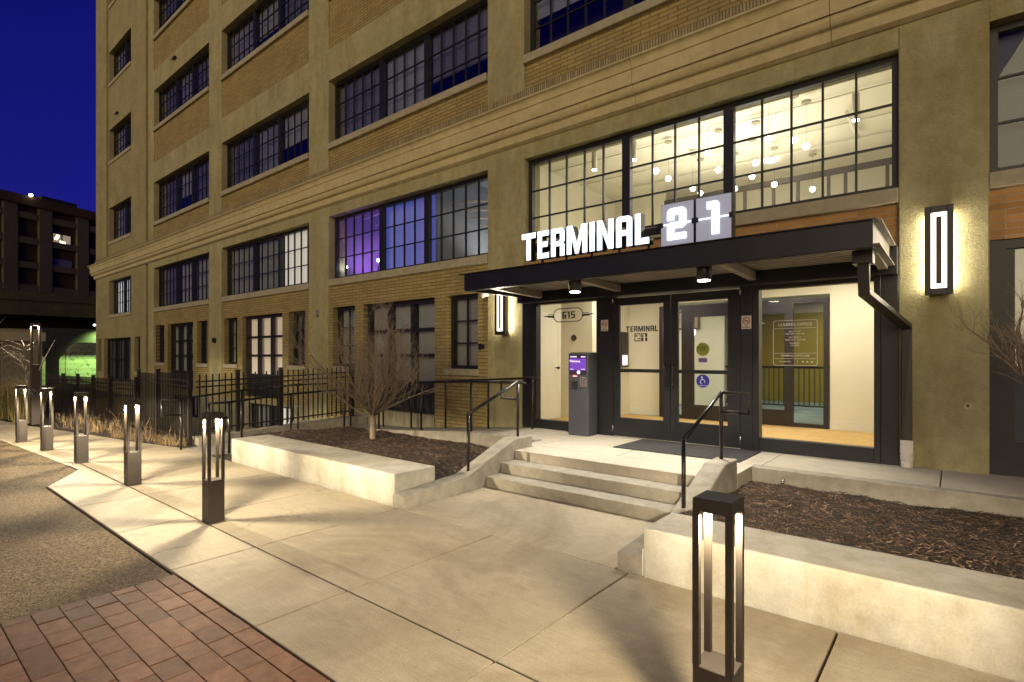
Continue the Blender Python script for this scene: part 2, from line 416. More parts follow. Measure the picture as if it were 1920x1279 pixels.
cam=bpy.data.cameras.new('camera'); co_=bpy.data.objects.new('camera',cam); link(co_)
cam.lens=1014/1920*36; cam.sensor_width=36; cam.shift_y=28.5/1920; cam.clip_end=400; cam.clip_start=.05
co_.location=(0,-7.72,1.656); co_.rotation_euler=(R(90),0,math.atan2(.6358,.7719)); sc.camera=co_
sc.view_settings.view_transform='Standard'; sc.view_settings.look='None'; sc.view_settings.exposure=.1; sc.view_settings.gamma=1
sc.render.engine='CYCLES'
cy=sc.cycles; cy.use_denoising=True; cy.max_bounces=7; cy.diffuse_bounces=3; cy.glossy_bounces=3; cy.transparent_max_bounces=12; cy.sample_clamp_indirect=4; cy.caustics_reflective=False; cy.caustics_refractive=False
cy.use_adaptive_sampling=True; cy.adaptive_threshold=.015

def lamp(name,typ,loc,power,color,parent=None,size=.05,dirn=None,spot=None,blend=.5,size_y=None):
    l=bpy.data.lights.new(name,typ); l.energy=power; l.color=color
    if typ=='AREA':
        l.size=size
        if size_y: l.shape='RECTANGLE'; l.size_y=size_y
    else: l.shadow_soft_size=size
    if typ=='SPOT': l.spot_size=spot; l.spot_blend=blend
    o=bpy.data.objects.new(name,l); link(o)
    if parent is not None:
        o.parent=parent; o.location=Vector(loc)-OFF[parent]
    else: o.location=loc
    if dirn is not None: o.rotation_euler=Vector(dirn).to_track_quat('-Z','Y').to_euler()
    return o
sky.sun_rotation=math.atan2(.40,-.80)

# ------------------------------------------------------------------ ground & paving
def struct(mb,name,mat,label=None,bevel=0,kind='structure'):
    o=mb.build(name,mat,bevel=bevel); o['kind']=kind
    if label: o['label']=label
    return o
# ground sheet with the sunken area left open (x -27..-11.1 , y -3.6..0)
g=MB()
def gq(x0,x1,y0,y1,z=-.05): g.quad((x0,y0,z),(x1,y0,z),(x1,y1,z),(x0,y1,z))
gq(-160,60,-80,-3.62); gq(-160,-27,-3.62,60); gq(-11.1,60,-3.62,60); gq(-27,-11.1,0.3,60)
struct(g,'ground',M['ground'])
mb=MB(); mb.quad((-27,-3.62,-1.7),(-11.1,-3.62,-1.7),(-11.1,.3,-1.7),(-27,.3,-1.7)).quad((-27,-3.62,-1.7),(-11.1,-3.62,-1.7),(-11.1,-3.62,-.05),(-27,-3.62,-.05)).quad((-11.1,-3.62,-1.7),(-11.1,.3,-1.7),(-11.1,.3,.05),(-11.1,-3.62,.05))
struct(mb,'areaway_floor',M['plinth'])

# asphalt: left area
mb=MB(); ap=[(-4.60,-6.19),(-4.60,-30),(-60,-30),(-60,-8.5),(-20,-6.35),(-14.9,-5.92),(-11.5,-5.72),(-9.95,-5.66),(-9.45,-5.9),(-8.93,-6.19)]
mb.quad(*[(x,y,-.012) for x,y in ap]); struct(mb,'asphalt_road',M['asphalt'])

# sidewalk slabs (gapped, eased edges)
mb=MB(); gp=.0065
def slab(x0,x1,y0,y1,z=0): mb.box(x0+gp,x1-gp,y0+gp,y1-gp,-.045,z)
def slabpoly(p,z=0): mb.extr(p,-.045,z,lambda q,t:(q[0],q[1],t))
xs=[-8.86,-7.475,-6.09,-4.705,-3.325,-1.94,-.555,.83,2.2,3.6]
for a,b in zip(xs[:-1],xs[1:]):
    slab(a,b,-5.51,-3.95)
    if a>-8.8: slab(a,b,-6.17,-5.51)
slabpoly([(-8.86-gp,-5.51-gp),(-8.86-gp,-6.17),(-8.93,-6.17),(-9.45,-5.88),(-9.94,-5.64),(-9.94,-5.51-gp)])
slab(-8.86,-7.475,-6.17,-5.51)
slabpoly([(-8.86-gp,-5.51+gp),(-8.86-gp,-3.95-gp),(-10.7,-3.95-gp),(-10.7,-5.51+gp)])
for i,(a,b) in enumerate([(-10.7,-12.3),(-12.3,-14.1),(-14.1,-15.6),(-15.6,-17.4),(-17.4,-20.5)]):
    yt={-10.7:-3.95,-12.3:-4.28,-14.1:-4.56,-15.6:-4.82,-17.4:-5.15,-20.5:-5.5}
    yb={-10.7:-5.69,-12.3:-5.77,-14.1:-5.87,-15.6:-5.97,-17.4:-6.12,-20.5:-6.38}
    slabpoly([(a-gp,yb[a]),(a-gp,yt[a]),(b+gp,yt[b]),(b+gp,yb[b])])
slabpoly([(-9.94-gp,-5.64),(-9.94-gp,-5.51-gp),(-10.7,-5.51-gp),(-10.7,-5.69)])
slab(-4.62,-2.06,-3.95,-2.5)   # apron before the steps
side=struct(mb,'sidewalk',M['slab'],bevel=.006)
mb=MB(); mb.quad((-20.5,-6.1,-.04),(3.6,-6.15,-.04),(3.6,-2.4,-.04),(-20.5,-3.6,-.04)); struct(mb,'sidewalk_bed',M['joint'])

# pavers (individual stones, one paved surface)
mb=MB(); r2=random.Random(3)
py=-6.30; row=0
mb2=MB()
while py>-9.6:
    x=-4.60+(0 if row%2==0 else .0)
    off=(row*.105)%.21
    xx=-4.59
    first=True
    while xx<-.2:
        L=.21 if not first else .21-off+ .001
        if L<.05: L+=.21
        x1=xx+L
        dz=r2.uniform(-.002,.002); tx=r2.uniform(-.0025,.0025)
        if not (py<-7.9 and xx>-1.0):
            b0=[(xx+.0018,py-.1395,-.05),(x1-.0018,py-.1395,-.05),(x1-.0018,py-.0015,-.05),(xx+.0018,py-.0015,-.05)]
            t0=[(p[0],p[1],dz+tx*(1 if i in(0,3) else -1)) for i,p in enumerate(b0)]
            mb.hexa(b0,t0)
        xx=x1; first=False
    py-=.142; row+=1
xx=-4.59                         # soldier border
while xx<3:
    dz=r2.uniform(-.002,.002); 
    b0=[(xx+.002,-6.294,-.05),(xx+.208,-6.294,-.05),(xx+.208,-6.182,-.05),(xx+.002,-6.182,-.05)]
    mb.hexa(b0,[(p[0],p[1],dz) for p in b0]); xx+=.21
struct(mb,'brick_paving',M['paver'],bevel=.003)
mb=MB(); mb.quad((-4.60,-12,-.02),(3,-12,-.02),(3,-6.17,-.02),(-4.60,-6.17,-.02)); struct(mb,'paving_bed',M['joint'])

# ------------------------------------------------------------------ landing strip, ramp, steps
ST=.386
mb=MB()
def zs(x): return ST if x>-5.8 else max(.06,ST+(x+5.8)*.0815)
for a,b in ((-4.618,-2.062),):
    mb.box(a,b,-2.05,-1.565,-.05,ST).box(a,-3.36,-1.557,.16,-.05,ST).box(-3.352,b,-1.557,.16,-.05,ST)
mb.box(-5.9,-4.626,-1.12,.16,-.05,ST).box(-4.845,-4.626,-1.655,-1.128,-.05,ST)
mb.box(-2.054,-1.76,-1.0,.16,-.05,ST).box(-2.054,-1.835,-1.655,-1.008,-.05,ST)
for a,b in ((-1.752,-.135),(-.127,1.6),(1.608,3.4)): mb.box(a,b,-1.0,.16,-.05,ST)
landing=struct(mb,'entrance_landing',M['landc'],bevel=.006)
mb=MB()                                  # sloping walk along the wall, west of the landing
xsn=[-5.908,-7.3,-8.7,-9.3,-10.74]
for a,b in zip(xsn[:-1],xsn[1:]):
    a2=a-.004;b2=b+.004
    mb.hexa([(b2,-1.1,-.3),(a2,-1.1,-.3),(a2,.16,-.3),(b2,.16,-.3)],[(b2,-1.1,zs(b2)),(a2,-1.1,zs(a2)),(a2,.16,zs(a2)),(b2,.16,zs(b2))])
for y0,y1 in ((-3.94,-2.5),(-2.5,-1.11)):
    za=lambda y:(y+3.95)/2.85*.07
    mb.hexa([(-10.74,y0+.004,-.3),(-9.78,y0+.004,-.3),(-9.78,y1-.004,-.3),(-10.74,y1-.004,-.3)],[(-10.74,y0+.004,za(y0)),(-9.78,y0+.004,za(y0)),(-9.78,y1-.004,za(y1)),(-10.74,y1-.004,za(y1))])
struct(mb,'access_ramp',M['stepc'],bevel=.004)
mb=MB()
mb.box(-4.618,-2.062,-2.34,-2.055,-.05,.262).box(-4.618,-2.062,-2.63,-2.343,-.05,.131)
struct(mb,'entrance_steps',M['stepc'],bevel=.007)

# cheek walls
def cheek(x0,x1,label,xb):
    prof=[(-3.93,-.04),(-3.93,.13),(-2.95,.19),(-2.05,.535),(-1.66,.545),(-1.66,-.04)]
    m=MB(); m.extr(prof,x0,x1,lambda q,t:(t,q[0],q[1]))
    o=m.build('step_cheek_wall',M['stepc'],loc=((x0+x1)/2,-2.8,0),bevel=.012)
    tag(o,label,'low wall','cheek walls beside the entrance steps'); return o
cheek(-4.845,-4.622,'sloping concrete cheek wall on the tree side of the entrance steps',0)
cheek(-2.058,-1.835,'sloping concrete cheek wall on the downpipe side of the entrance steps',0)

# concrete benches
def bench(x0,x1,y0,y1,h,label):
    t=thing('concrete_bench',label,'bench',((x0+x1)/2,(y0+y1)/2,0),'concrete bench walls along the pavement')
    m=MB(); n=max(1,int((x1-x0)/4.5)); st=(x1-x0)/n
    for i in range(n): m.box(x0+i*st+(.003 if i else 0),x0+(i+1)*st,y0,y1,-.04,h)
    m.build('seat_block',M['benchc'],t,bevel=.014,seg=3); return t
bench(-8.98,-4.852,-3.89,-3.28,.335,'long low concrete bench between the ramp and the steps, its face lit by a bollard')
bench(-1.828,4.2,-3.945,-3.42,.365,'long low concrete bench in the right foreground behind the nearest bollard')

wb=MB().box(-1.834,-1.829,-3.948,-3.925,0,.20).build('joint_caulk',M['decalwhite'],loc=(-1.83,-3.94,0)); tag(wb,'white caulk in the joint between the right bench and the cheek wall','caulk')
# planter curbs
def curb(name,label,boxes,mat=M['stepc'],hexas=()):
    m=MB()
    for b in boxes: m.box(*b)
    for h in hexas: m.hexa(*h)
    o=m.build(name,mat,loc=(m.v[0][0],m.v[0][1],0),bevel=.008); tag(o,label,'curb'); return o
def sl(x0,x1,y0,y1,za,zb,zc=None,zd=None):  # x0,x1 ; heights at x0(y0)...
    return ([(x0,y0,-.1),(x1,y0,-.1),(x1,y1,-.1),(x0,y1,-.1)],[(x0,y0,za),(x1,y0,zb),(x1,y1,zb if zc is None else zc),(x0,y1,za if zd is None else zd)])
curb('planter_curb','concrete curb behind the tree bed, below the wall walk',[(-6.2,-4.85,-1.28,-1.125,-.1,ST+.02)],
     hexas=[sl(-9.76,-6.205,-1.28,-1.105,.16,ST+.02)])
curb('planter_curb','narrow concrete curb between the ramp and the tree bed',[],hexas=[sl(-9.775,-9.63,-3.6,-1.285,.10,.10,.16,.16)])
curb('planter_curb','retaining face of the walk behind the mulch bed on the right',[(-1.83,4.2,-1.16,-1.005,-.1,ST-.002)])
curb('planter_curb','concrete curb carrying the fence along the ramp',[],hexas=[sl(-11.03,-10.76,-3.72,-.02,.16,.16,.27,.27)])

# mulch beds
def mulch(x0,x1,y0,y1,zfun,label,nchip,seed):
    r=random.Random(seed); m=MB(); nx=max(6,int((x1-x0)/.12)); ny=max(6,int((y1-y0)/.12))
    P=[[None]*(ny+1) for _ in range(nx+1)]
    hgt={}
    from mathutils import noise as mn
    def z(x,y): return zfun(x,y)+.035*mn.noise(Vector((x*2.2,y*2.2,seed)))+.02*mn.noise(Vector((x*9,y*9,seed)))
    n0=len(m.v)
    for i in range(nx+1):
        for j in range(ny+1):
            x=x0+(x1-x0)*i/nx; y=y0+(y1-y0)*j/ny; m.v.append((x,y,z(x,y)))
    for i in range(nx):
        for j in range(ny):
            a=n0+i*(ny+1)+j; m.f.append((a,a+ny+1,a+ny+2,a+1)); m.sm.append(True)
    o=m.build('mulch_bed',M['soil']); tag(o,label,'mulch',kind='stuff')
    c=MB()
    for k in range(nchip):
        x=r.uniform(x0+.02,x1-.02); y=r.uniform(y0+.02,y1-.02); L=r.uniform(.008,.03)*(1.9 if r.random()<.08 else 1); wd=r.uniform(.0015,.005)
        a=r.uniform(0,math.pi); t=r.uniform(-.45,.45); zz=z(x,y)+r.uniform(.001,.014)
        u=Vector((math.cos(a)*math.cos(t),math.sin(a)*math.cos(t),math.sin(t)))*L; v=Vector((-math.sin(a),math.cos(a),r.uniform(-.5,.5)))*wd
        p=Vector((x,y,zz)); h=Vector((0,0,wd*.8))
        c.quad(p-u-v,p+u-v,p+u+v,p-u+v); 
        n=len(c.v); c.v+=[tuple(p-u*.9+h),tuple(p+u*.9+h)]
        c.f+= [(n-4,n-3,n+1,n),(n-1,n,n+1,n-2)]; c.sm+=[False,False]
    o2=c.build('bark_chips',M['chip']); tag(o2,label.replace('bed','bark chips on the bed'),'mulch',kind='stuff')
mulch(-9.64,-4.84,-3.30,-1.27,lambda x,y:.24-.03*math.sin((y+2.2)*2)-(.10 if x>-5.2 else 0)*(x+5.2)/.35 ,'dark mulch bed around the bare tree',13000,5)
mulch(-1.84,4.1,-3.44,-1.15,lambda x,y:.215+.1*max(0,(-1.9-y))/1.5,'dark mulch bed behind the right bench',27000,9)

# dried grass bed in front of the fence
mb=MB(); mb.quad((-21,-5.4,.0),(-15.6,-4.8,.0),(-12.3,-4.24,.0),(-10.78,-3.95,.0),(-10.78,-3.55,.03),(-21,-3.55,.03)); o=mb.build('planting_bed_soil',M['soil']); tag(o,'leaf strewn soil bed in front of the black fence','soil',kind='stuff')
def blades(n,region,hmin,hmax,mat,label,seed,clump=None,lean=.6,wd=.004):
    r=random.Random(seed); m=MB(); cl=[region(r) for _ in range(clump)] if clump else None
    for k in range(n):
        if cl: cx,cy=cl[k%len(cl)]; x=cx+r.gauss(0,.10); y=cy+r.gauss(0,.06)
        else: x,y=region(r)
        h=r.uniform(hmin,hmax); a=r.uniform(0,2*math.pi); l=r.uniform(.1,lean)*h
        p0=Vector((x,y,0)); p1=p0+Vector((math.cos(a)*l*.35,math.sin(a)*l*.35,h*.6)); p2=p0+Vector((math.cos(a)*l,math.sin(a)*l,h*r.uniform(.7,1)))
        b=a+math.pi/2+r.uniform(-.6,.6); wv=Vector((math.cos(b),math.sin(b),0))*wd*r.uniform(.5,1.2)
        m.quad(p0-wv,p0+wv,p1+wv*.8,p1-wv*.8); q=len(m.v); m.v.append(tuple(p2)); m.f.append((q-2,q-1,q)); m.sm.append(False)
    o=m.build('dry_grass',mat); tag(o,label,'grass',kind='stuff')
def reg(x0,x1,yf,yb):
    return lambda r:(lambda x:(x,r.uniform(yf(x)+.06,yb)))(r.uniform(x0,x1))
edge=lambda x:-3.95+(x+10.7)*.19
blades(800,reg(-13.8,-10.95,edge,-3.9),.05,.22,M['grass_dry'],'clumps of dried straw coloured grass at the foot of the fence',4,clump=17,lean=2.0,wd=.0035)
mb=MB(); r_=random.Random(31)
for k2 in range(55):
    x=r_.uniform(-15.2,-11.0); y=r_.uniform(edge(x)+.08,-3.88); h=r_.uniform(.12,.5); a=r_.uniform(0,6.28); l=h*r_.uniform(.3,1.3)
    p=Vector((x,y,0)); q=Vector((math.cos(a)*l,math.sin(a)*l*.5,0))
    mb.tube([p,p+q*.25+Vector((r_.gauss(0,.02),0,h*.5)),p+q*.6+Vector((r_.gauss(0,.03),0,h*.85)),p+q+Vector((0,0,h*r_.uniform(.8,1.1)))],[.004,.003,.002,.001],3,cap=False)
o=mb.build('dead_stems',M['grass_dry']); tag(o,'tangle of dead pale stems in the bed by the fence','stems',kind='stuff')
blades(110,reg(-15.5,-10.95,edge,-3.9),.15,.42,M['grass_dry'],'thin dead stalks leaning in front of the fence',14,clump=16,lean=1.0,wd=.003)
blades(420,reg(-18,-13.8,edge,-3.9),.06,.34,M['grass_dry'],'dead stalks in the bed beyond the bollards',6,clump=18,lean=1.5,wd=.005)

# ------------------------------------------------------------------ the apartment building
B=thing('apartment_building','tall cream concrete and buff brick apartment building with black grid windows','building',(-14,0,0))
PX=[(-26.2+.3,-25.27),(-19.84,-18.86),(-13.41,-12.47),(-6.97,-6.08),(-.53,.265),(5.7,6.6)]
BX=[(-25.27,-19.84),(-18.86,-13.41),(-12.47,-6.97),(-6.08,-.53),(.265,5.7)]
ROWS=[(3.62,5.24),(7.10,8.72),(10.93,12.45),(14.65,16.17),(18.37,19.9)]
def piece(name,mat,*bx,bv=.01):
    return MB().box(*bx).build(name,M[mat],B,bevel=bv,seg=1)
def sill(*bx): return piece('sill','sill',*bx,bv=.008)
for a,b in PX: piece('pillar','facade',a,b,0,.5,-1.8,24)
for i,(a,b) in enumerate(BX):
    piece('spandrel_beam','facade',a,b,.004,.5,5.24,6.2,bv=0)
    for r in range(1,5):
        z0,z1=ROWS[r]; piece('spandrel_beam','facade',a,b,.004,.5,z1,z1+.81,bv=0)
        zb=6.2 if r==1 else ROWS[r-1][1]+.81
        piece('brick_panel','buff',a,b,.04,.45,zb,z0-.15,bv=0)
        sill(a+.002,b-.002,-.045,.42,z0-.15,z0)
    sill(a+.002,b-.002,-.02,.42,3.45,3.62)
HOLES={}
for i,(a,b) in enumerate(BX[:3]):
    h=[(a+.16,a+1.12,1.40,2.90),(a+1.47,a+3.98,.42,2.90),(a+4.33,a+5.22,1.40,2.90)]
    HOLES[i]=h
    MB().wall(a,b,.30 if i<2 else .02,3.45,.03,.45,h).build('brick_wall',M['buff'],B)
    for q in (0,2): sill(h[q][0]+.002-.03,h[q][1]+.03-.002,-.015,.40,1.27,1.40)
for i in (0,1):
    a,b=BX[i]; MB().wall(a,b,-1.8,.30,.02,.45,[(a+1.9,a+4.6,-.55,.22)]).build('basement_wall',M['plinth'],B)
piece('plinth','plinth',BX[2][0],BX[2][1],.02,.45,-1.8,.02); piece('plinth','plinth',-11.0,-8.49,-.0,.40,.02,.415)
MB().box(-6.08,-.53,.06,.45,2.92,3.45).build('orange_brickwork',M['orange'],B,'orange brick above the storefront')
MB().box(.265,5.7,.03,.45,2.9,3.45).build('orange_brickwork',M['orange'],B,'orange brick above the right edge storefront')
cw=[(-31.35,-28.1,z0,z1) for z0,z1 in ROWS]; pl=MB()
pl.wall(-31.44,-26.2,6.2,24,.0,.45,cw[1:]); pl.box(-33.57,-31.78,.0,.45,6.2,24)
pl.box(-31.78,-31.44,.16,.45,6.2,24)
pl.wall(-33.57,-26.2,-1,6.2,.0,.45,[cw[0],(-33.2,-32.6,.9,2.5),(-32.2,-28.16,.5,2.5),(-27.65,-26.9,1.0,2.5)])
pl.box(-26.2,-25.9,.16,.45,-1,24); pl.box(-33.57,-33.2,.45,14,-1,24)
pl.build('corner_brickwork',M['pale'],B,'pale plain brick of the far corner bay')
for z0,z1 in ROWS: sill(-31.35,-28.1,-.045,.4,z0-.15,z0)
sill(-27.68,-26.87,-.03,.4,.87,1.0)
MB().box(-33.57,6.6,-.035,.03,6.25,6.46).build('soldier_course',M['soldier'],B)
# roofing / core behind the walls
k=MB(); k.box(-33.4,-12.7,.95,14,-1.8,24); k.box(-12.7,9,.95,14,6.3,24); k.box(.1,9,.95,14,-1.8,6.3); k.box(-12.7,-7.5,.95,14,-1.8,3.25); k.box(-33.4,9,.45,14,23.9,24.2)
k.build('inner_wall',M['dark_in'],B)
# cornice with mitred return
prof=[(.02,6.22),(-.27,6.20),(-.30,6.177),(-.30,6.154),(-.285,6.148)]+[(-.285+.06*math.sin(t*math.pi/2),6.145-.115*(1-math.cos(t*math.pi/2))) for t in (.25,.5,.75,1)]+[(-.205,6.022),(-.205,5.805),(-.170,5.813),(-.172,5.743)]+[(-.165+.075*(1-math.cos(t*math.pi/2)),5.741-.07*math.sin(t*math.pi/2)) for t in (.3,.6,1)]+[(-.082,5.666),(-.08,5.535),(-.02,5.500),(.02,5.50)]
cr=MB()
cuts=[-33.57,-26.0,-20.1,-14.5,-9.2,-3.83,-1.2,6.6]
for a,b in zip(cuts[:-1],cuts[1:]):
    n=len(cr.v); kk=len(prof)
    for (y,z) in prof: cr.v.append((a+.004+(y if a==-33.57 else 0),y,z))
    for (y,z) in prof: cr.v.append((b-.004,y,z))
    cr.f.append(tuple(range(n,n+kk))[::-1]); cr.f.append(tuple(range(n+kk,n+2*kk))); cr.sm+=[False,False]
    for i in range(kk):
        j=(i+1)%kk; cr.f.append((n+i,n+j,n+kk+j,n+kk+i)); cr.sm.append(False)
cr.build('cornice',M['cornice'],B)

def units(x0,x1,cols,fr,mull):
    n=sum(cols); tot=x1-x0-2*fr-mull*(len(cols)-1); p=tot/n; out=[]; x=x0+fr
    for k in cols: out.append((x,x+p*k,k)); x+=p*k+mull
    return out
def window(x0,x1,z0,z1,cols,rows,shades,y=.19,fr=.075,mull=.14,bar=.024,label=None,hbars=None,gl=None,depth=.09,name='window'):
    m=MB(); U=units(x0,x1,cols,fr,mull)
    m.box(x0,x1,y,y+depth,z0,z0+fr).box(x0,x1,y,y+depth,z1-fr,z1).box(x0,x0+fr,y,y+depth,z0+fr,z1-fr).box(x1-fr,x1,y,y+depth,z0+fr,z1-fr)
    zb=hbars or [z0+fr+(z1-z0-2*fr)*i/rows for i in range(1,rows)]
    for i,(a,b,k) in enumerate(U):
        if i: m.box(a-mull,a,y-.012,y+depth,z0+fr,z1-fr)
        for q in range(1,k): xx=a+(b-a)*q/k; m.box(xx-bar/2,xx+bar/2,y+.02,y+.062,z0+fr,z1-fr)
        for zz in zb: m.box(a,b,y+.024,y+.058,zz-bar/2,zz+bar/2)
    f=m.build(name,M['winframe'],B,label)
    g=MB(); g.quad((x0+fr,y+.04,z0+fr),(x1-fr,y+.04,z0+fr),(x1-fr,y+.04,z1-fr),(x0+fr,y+.04,z1-fr)); g.build('pane',gl or (M['glass_low'] if z0<5 else M['glass']),f)
    for i,(a,b,k) in enumerate(U):
        if i<len(shades) and shades[i]:
            sh=shades[i]; mat=M[sh[0]]; lo=z0+(z1-z0)*sh[1] if len(sh)>1 else z0
            s=MB(); s.box(a-.03,b+.03,y+.15,y+.156,lo,z1-.01)
            if len(sh)>1: s.box(a-.03,b+.03,y+.145,y+.17,lo-.02,lo)
            s.build('roller_shade',mat,f)
    return f
rw=random.Random(11)
for r in range(1,5):
    z0,z1=ROWS[r]
    for i,(a,b) in enumerate(BX):
        if i==4 and r>1: continue
        if i==3 and r>2: continue
        sh=[]
        for u in range(3):
            q=rw.random(); sh.append(('shade_mid',) if q<.45 else (('shade_dark',rw.choice([.33,.0,.0])) if q<.8 else ('shade_grey',.4)))
        if i==2 and r==1: sh=[('shade_dark',.02),('shade_mid',),('shade_dark',.34)]
        if i==3 and r==1: sh=[('shade_mid',.5),('shade_dark',.3),('shade_mid',.2)]
        window(a,b,z0,z1,[5,4,5],3,sh)
    window(-31.35,-28.1,z0,z1,[4,3],3,[('shade_mid',),('shade_grey',)],mull=.22)
# first floor
window(*BX[0],3.62,5.24,[5,4,5],3,[('shade_dark',),('shade_grey',),('shade_grey',)])
window(*BX[1],3.62,5.24,[5,4,5],3,[('shade_grey',),('shade_grey',),('lit_shade',)],label='window with its last third lit white')
window(*BX[2],3.62,5.24,[5,4,5],3,[],label='window lit purple and blue from inside')
window(*BX[3],3.62,5.24,[5,4,5],3,[],y=.15,label='brightly lit window above the canopy')
window(*BX[4],3.62,5.24,[5,4,5],3,[('shade_dark',),('shade_dark',),('shade_dark',)],y=.15)
wv=window(-31.35,-28.1,3.62,5.24,[4,4],3,[],label='corner window lit white behind vertical blinds')
mv=MB()
for k2 in range(26):
    x=-31.25+k2*.121
    if 12<k2<15: continue
    mv.hexa([(x,.36,3.7),(x+.075,.40,3.7),(x+.078,.397,3.7),(x+.003,.357,3.7)],[(x,.36,5.2),(x+.075,.40,5.2),(x+.078,.397,5.2),(x+.003,.357,5.2)])
mv.build('vertical_blinds',M['lit_blind'],wv)
# ground floor
SH={0:[('shade_mid',),('shade_grey',),('shade_dark',)],1:[('shade_grey',),('warm_shade',),('shade_dark',)],2:[('shade_grey',),('shade_grey',),('shade_grey',)]}
for i in range(3):
    h=HOLES[i]
    for q in (0,2): window(*h[q],[2],3,[SH[i][q]],y=.17,fr=.07,bar=.03)
    a,b,z0,z1=h[1]
    window(a,b,1.02,z1,[1,1,1],3,[SH[i][1]]*3,y=.15,fr=.09,mull=.12,bar=.07)
    m=MB(); m.box(a,b,.17,.24,.42,1.02).box(a+.1,a+.8,.155,.17,.5,.95).box(a+.9,a+1.6,.155,.17,.5,.95).box(a+1.7,b-.1,.155,.17,.5,.95); m.build('lower_panel',M['steel'],B)
for i in (0,1):
    a=BX[i][0]; window(a+1.9,a+4.6,-.55,.22,[4,4],1,[('shade_grey',),('lit_shade' if i==1 else 'shade_grey',)],y=.12,fr=.05,mull=.4)
window(-33.2,-32.6,.9,2.5,[2],3,[('shade_dark',)],y=.15)
window(-32.2,-28.16,.5,2.5,[2,2,2],2,[('shade_dark',)]*3,y=.15,mull=.1,bar=.05)
window(-27.65,-26.9,1.0,2.5,[2],3,[('shade_mid',)],y=.15)
# small fittings on the facade
def wallbit(name,label,cat,mat,fn,loc,group=None):
    m=MB(); fn(m); o=m.build(name,mat,loc=loc); tag(o,label,cat,group); return o
for x,z,lab in ((-19.3,2.2,'small black box on the pillar between the two far bays'),(-12.95,2.8,'small pale lamp fitting on the pillar left of the tree')):
    wallbit('wall_fitting',lab,'fitting',M['steel'] if x<-15 else M['galv'],lambda m:m.box(x-.05,x+.05,-.10,-.002,z-.07,z+.07).cyl(x,-.06,z-.10,z-.07,.035,12),(x,0,z))
wallbit('intercom_box','small black intercom boxes on the brick pier left of the entrance','intercom',M['steel'],lambda m:m.box(-7.20,-7.15,-.01,.032,1.78,1.90).box(-7.12,-7.07,-.0,.031,1.80,1.88),(-7.13,0,1.83))
t=thing('security_camera','white dome security camera under the left end of the canopy','camera',(-6.98,-.02,2.84))
MB().box(-7.03,-6.93,-.07,-.002,2.80,2.88).build('bracket',M['pvc'],t,bevel=.006); MB().ball((-6.98,-.11,2.82),.055).build('dome',M['pvc'],t)
sc_=MB(); sc_.extr([(.055,1.08),(.10,1.075),(.125,1.10),(.12,1.145),(.07,1.15),(.05,1.12)],-.0015,-.012,lambda q,t:(q[0],t,q[1])); o=sc_.build('plaster_patch',M['cornice'],loc=(.09,0,1.11)); tag(o,'pale plaster patch around a drilled hole in the right pillar','patch')
sc_=MB(); sc_.tube([(.088,-.0125,1.115),(.088,-.0145,1.115)],.014,12); sc_.build('drill_hole',M['ink'],o)
for (x,z,lab) in ((-22.9,12.95,'upper'),(-30.0,12.9,'corner')):
    wallbit('wall_bracket','small rusty bracket above a third floor window, '+lab+' bay','bracket',M['steel'],lambda m:m.box(x-.12,x+.12,-.08,-.002,z-.04,z+.04).tube([(x-.1,-.07,z-.02),(x-.18,-.12,z-.06)],.015,6),(x,0,z))

# ------------------------------------------------------------------ entrance storefront
m=MB()
m.box(-6.08,-.53,-.20,.14,2.60,2.918)                    # header box
m.box(-6.07,-5.80,-.06,.14,ST,2.598)                     # left jamb panel
m.box(-5.80,-4.54,-.04,.10,ST+.002,.54).box(-5.80,-4.54,-.04,.10,2.565,2.598)
m.box(-5.798,-5.775,-.035,.10,.542,2.563)
m.box(-4.54,-4.235,-.05,.12,ST+.002,2.598)
m.box(-2.285,-2.13,-.05,.12,ST+.002,2.598).box(-2.13,-2.05,-.042,.12,ST+.002,2.598)
m.box(-2.05,-.765,-.035,.10,ST+.002,.562).box(-2.05,-.765,-.035,.10,2.548,2.598)
m.box(-.765,-.70,-.04,.10,ST+.002,2.598).box(-.70,-.53,-.03,.12,ST+.002,2.598)
sf=m.build('storefront_frame',M['steel'],B,bevel=.003,seg=1)
MB().quad((-5.78,.02,.54),(-4.54,.02,.54),(-4.54,.02,2.57),(-5.78,.02,2.57)).build('side_pane',M['shop_glass'],sf)
MB().quad((-2.05,.02,.56),(-.765,.02,.56),(-.765,.02,2.55),(-2.05,.02,2.55)).build('side_pane',M['shop_glass'],sf)
def door(x0,x1,gx0,gx1,hs,lab):
    m=MB(); y0,y1=-.045,.005
    m.box(x0+.004,x1-.004,y0,y1,ST+.012,.69).box(x0+.004,x1-.004,y0,y1,2.455,2.575).box(x0+.004,gx0,y0,y1,.69,2.455).box(gx1,x1-.004,y0,y1,.69,2.455)
    m.box(gx0,gx1,y0+.004,y1-.004,1.405,1.458)
    f=m.build('door',M['steel'],B,lab,bevel=.003,seg=1)
    MB().quad((gx0,-.02,.69),(gx1,-.02,.69),(gx1,-.02,2.455),(gx0,-.02,2.455)).build('pane',M['shop_glass'],f)
    hx=hs; m=MB(); m.tube([(hx,-.045,1.54),(hx,-.11,1.54),(hx,-.125,1.50),(hx,-.125,1.26),(hx,-.11,1.22),(hx,-.045,1.22)],.011,8); m.build('handle',M['chrome'] if 0 else M['rail'],f)
    hg=MB(); xx=x0 if hs>x0+.5 else x1
    for z in (2.50,.47): hg.tube([(xx,-.055,z),(xx,-.055,z+.10)],.012,8)
    hg.build('hinge',M['chrome'],f)
    return f
dl=door(-4.235,-3.282,-4.124,-3.396,-3.345,'left entrance door leaf with black lettering')
dr=door(-3.278,-2.285,-3.166,-2.456,-3.215,'right entrance door leaf with round stickers')

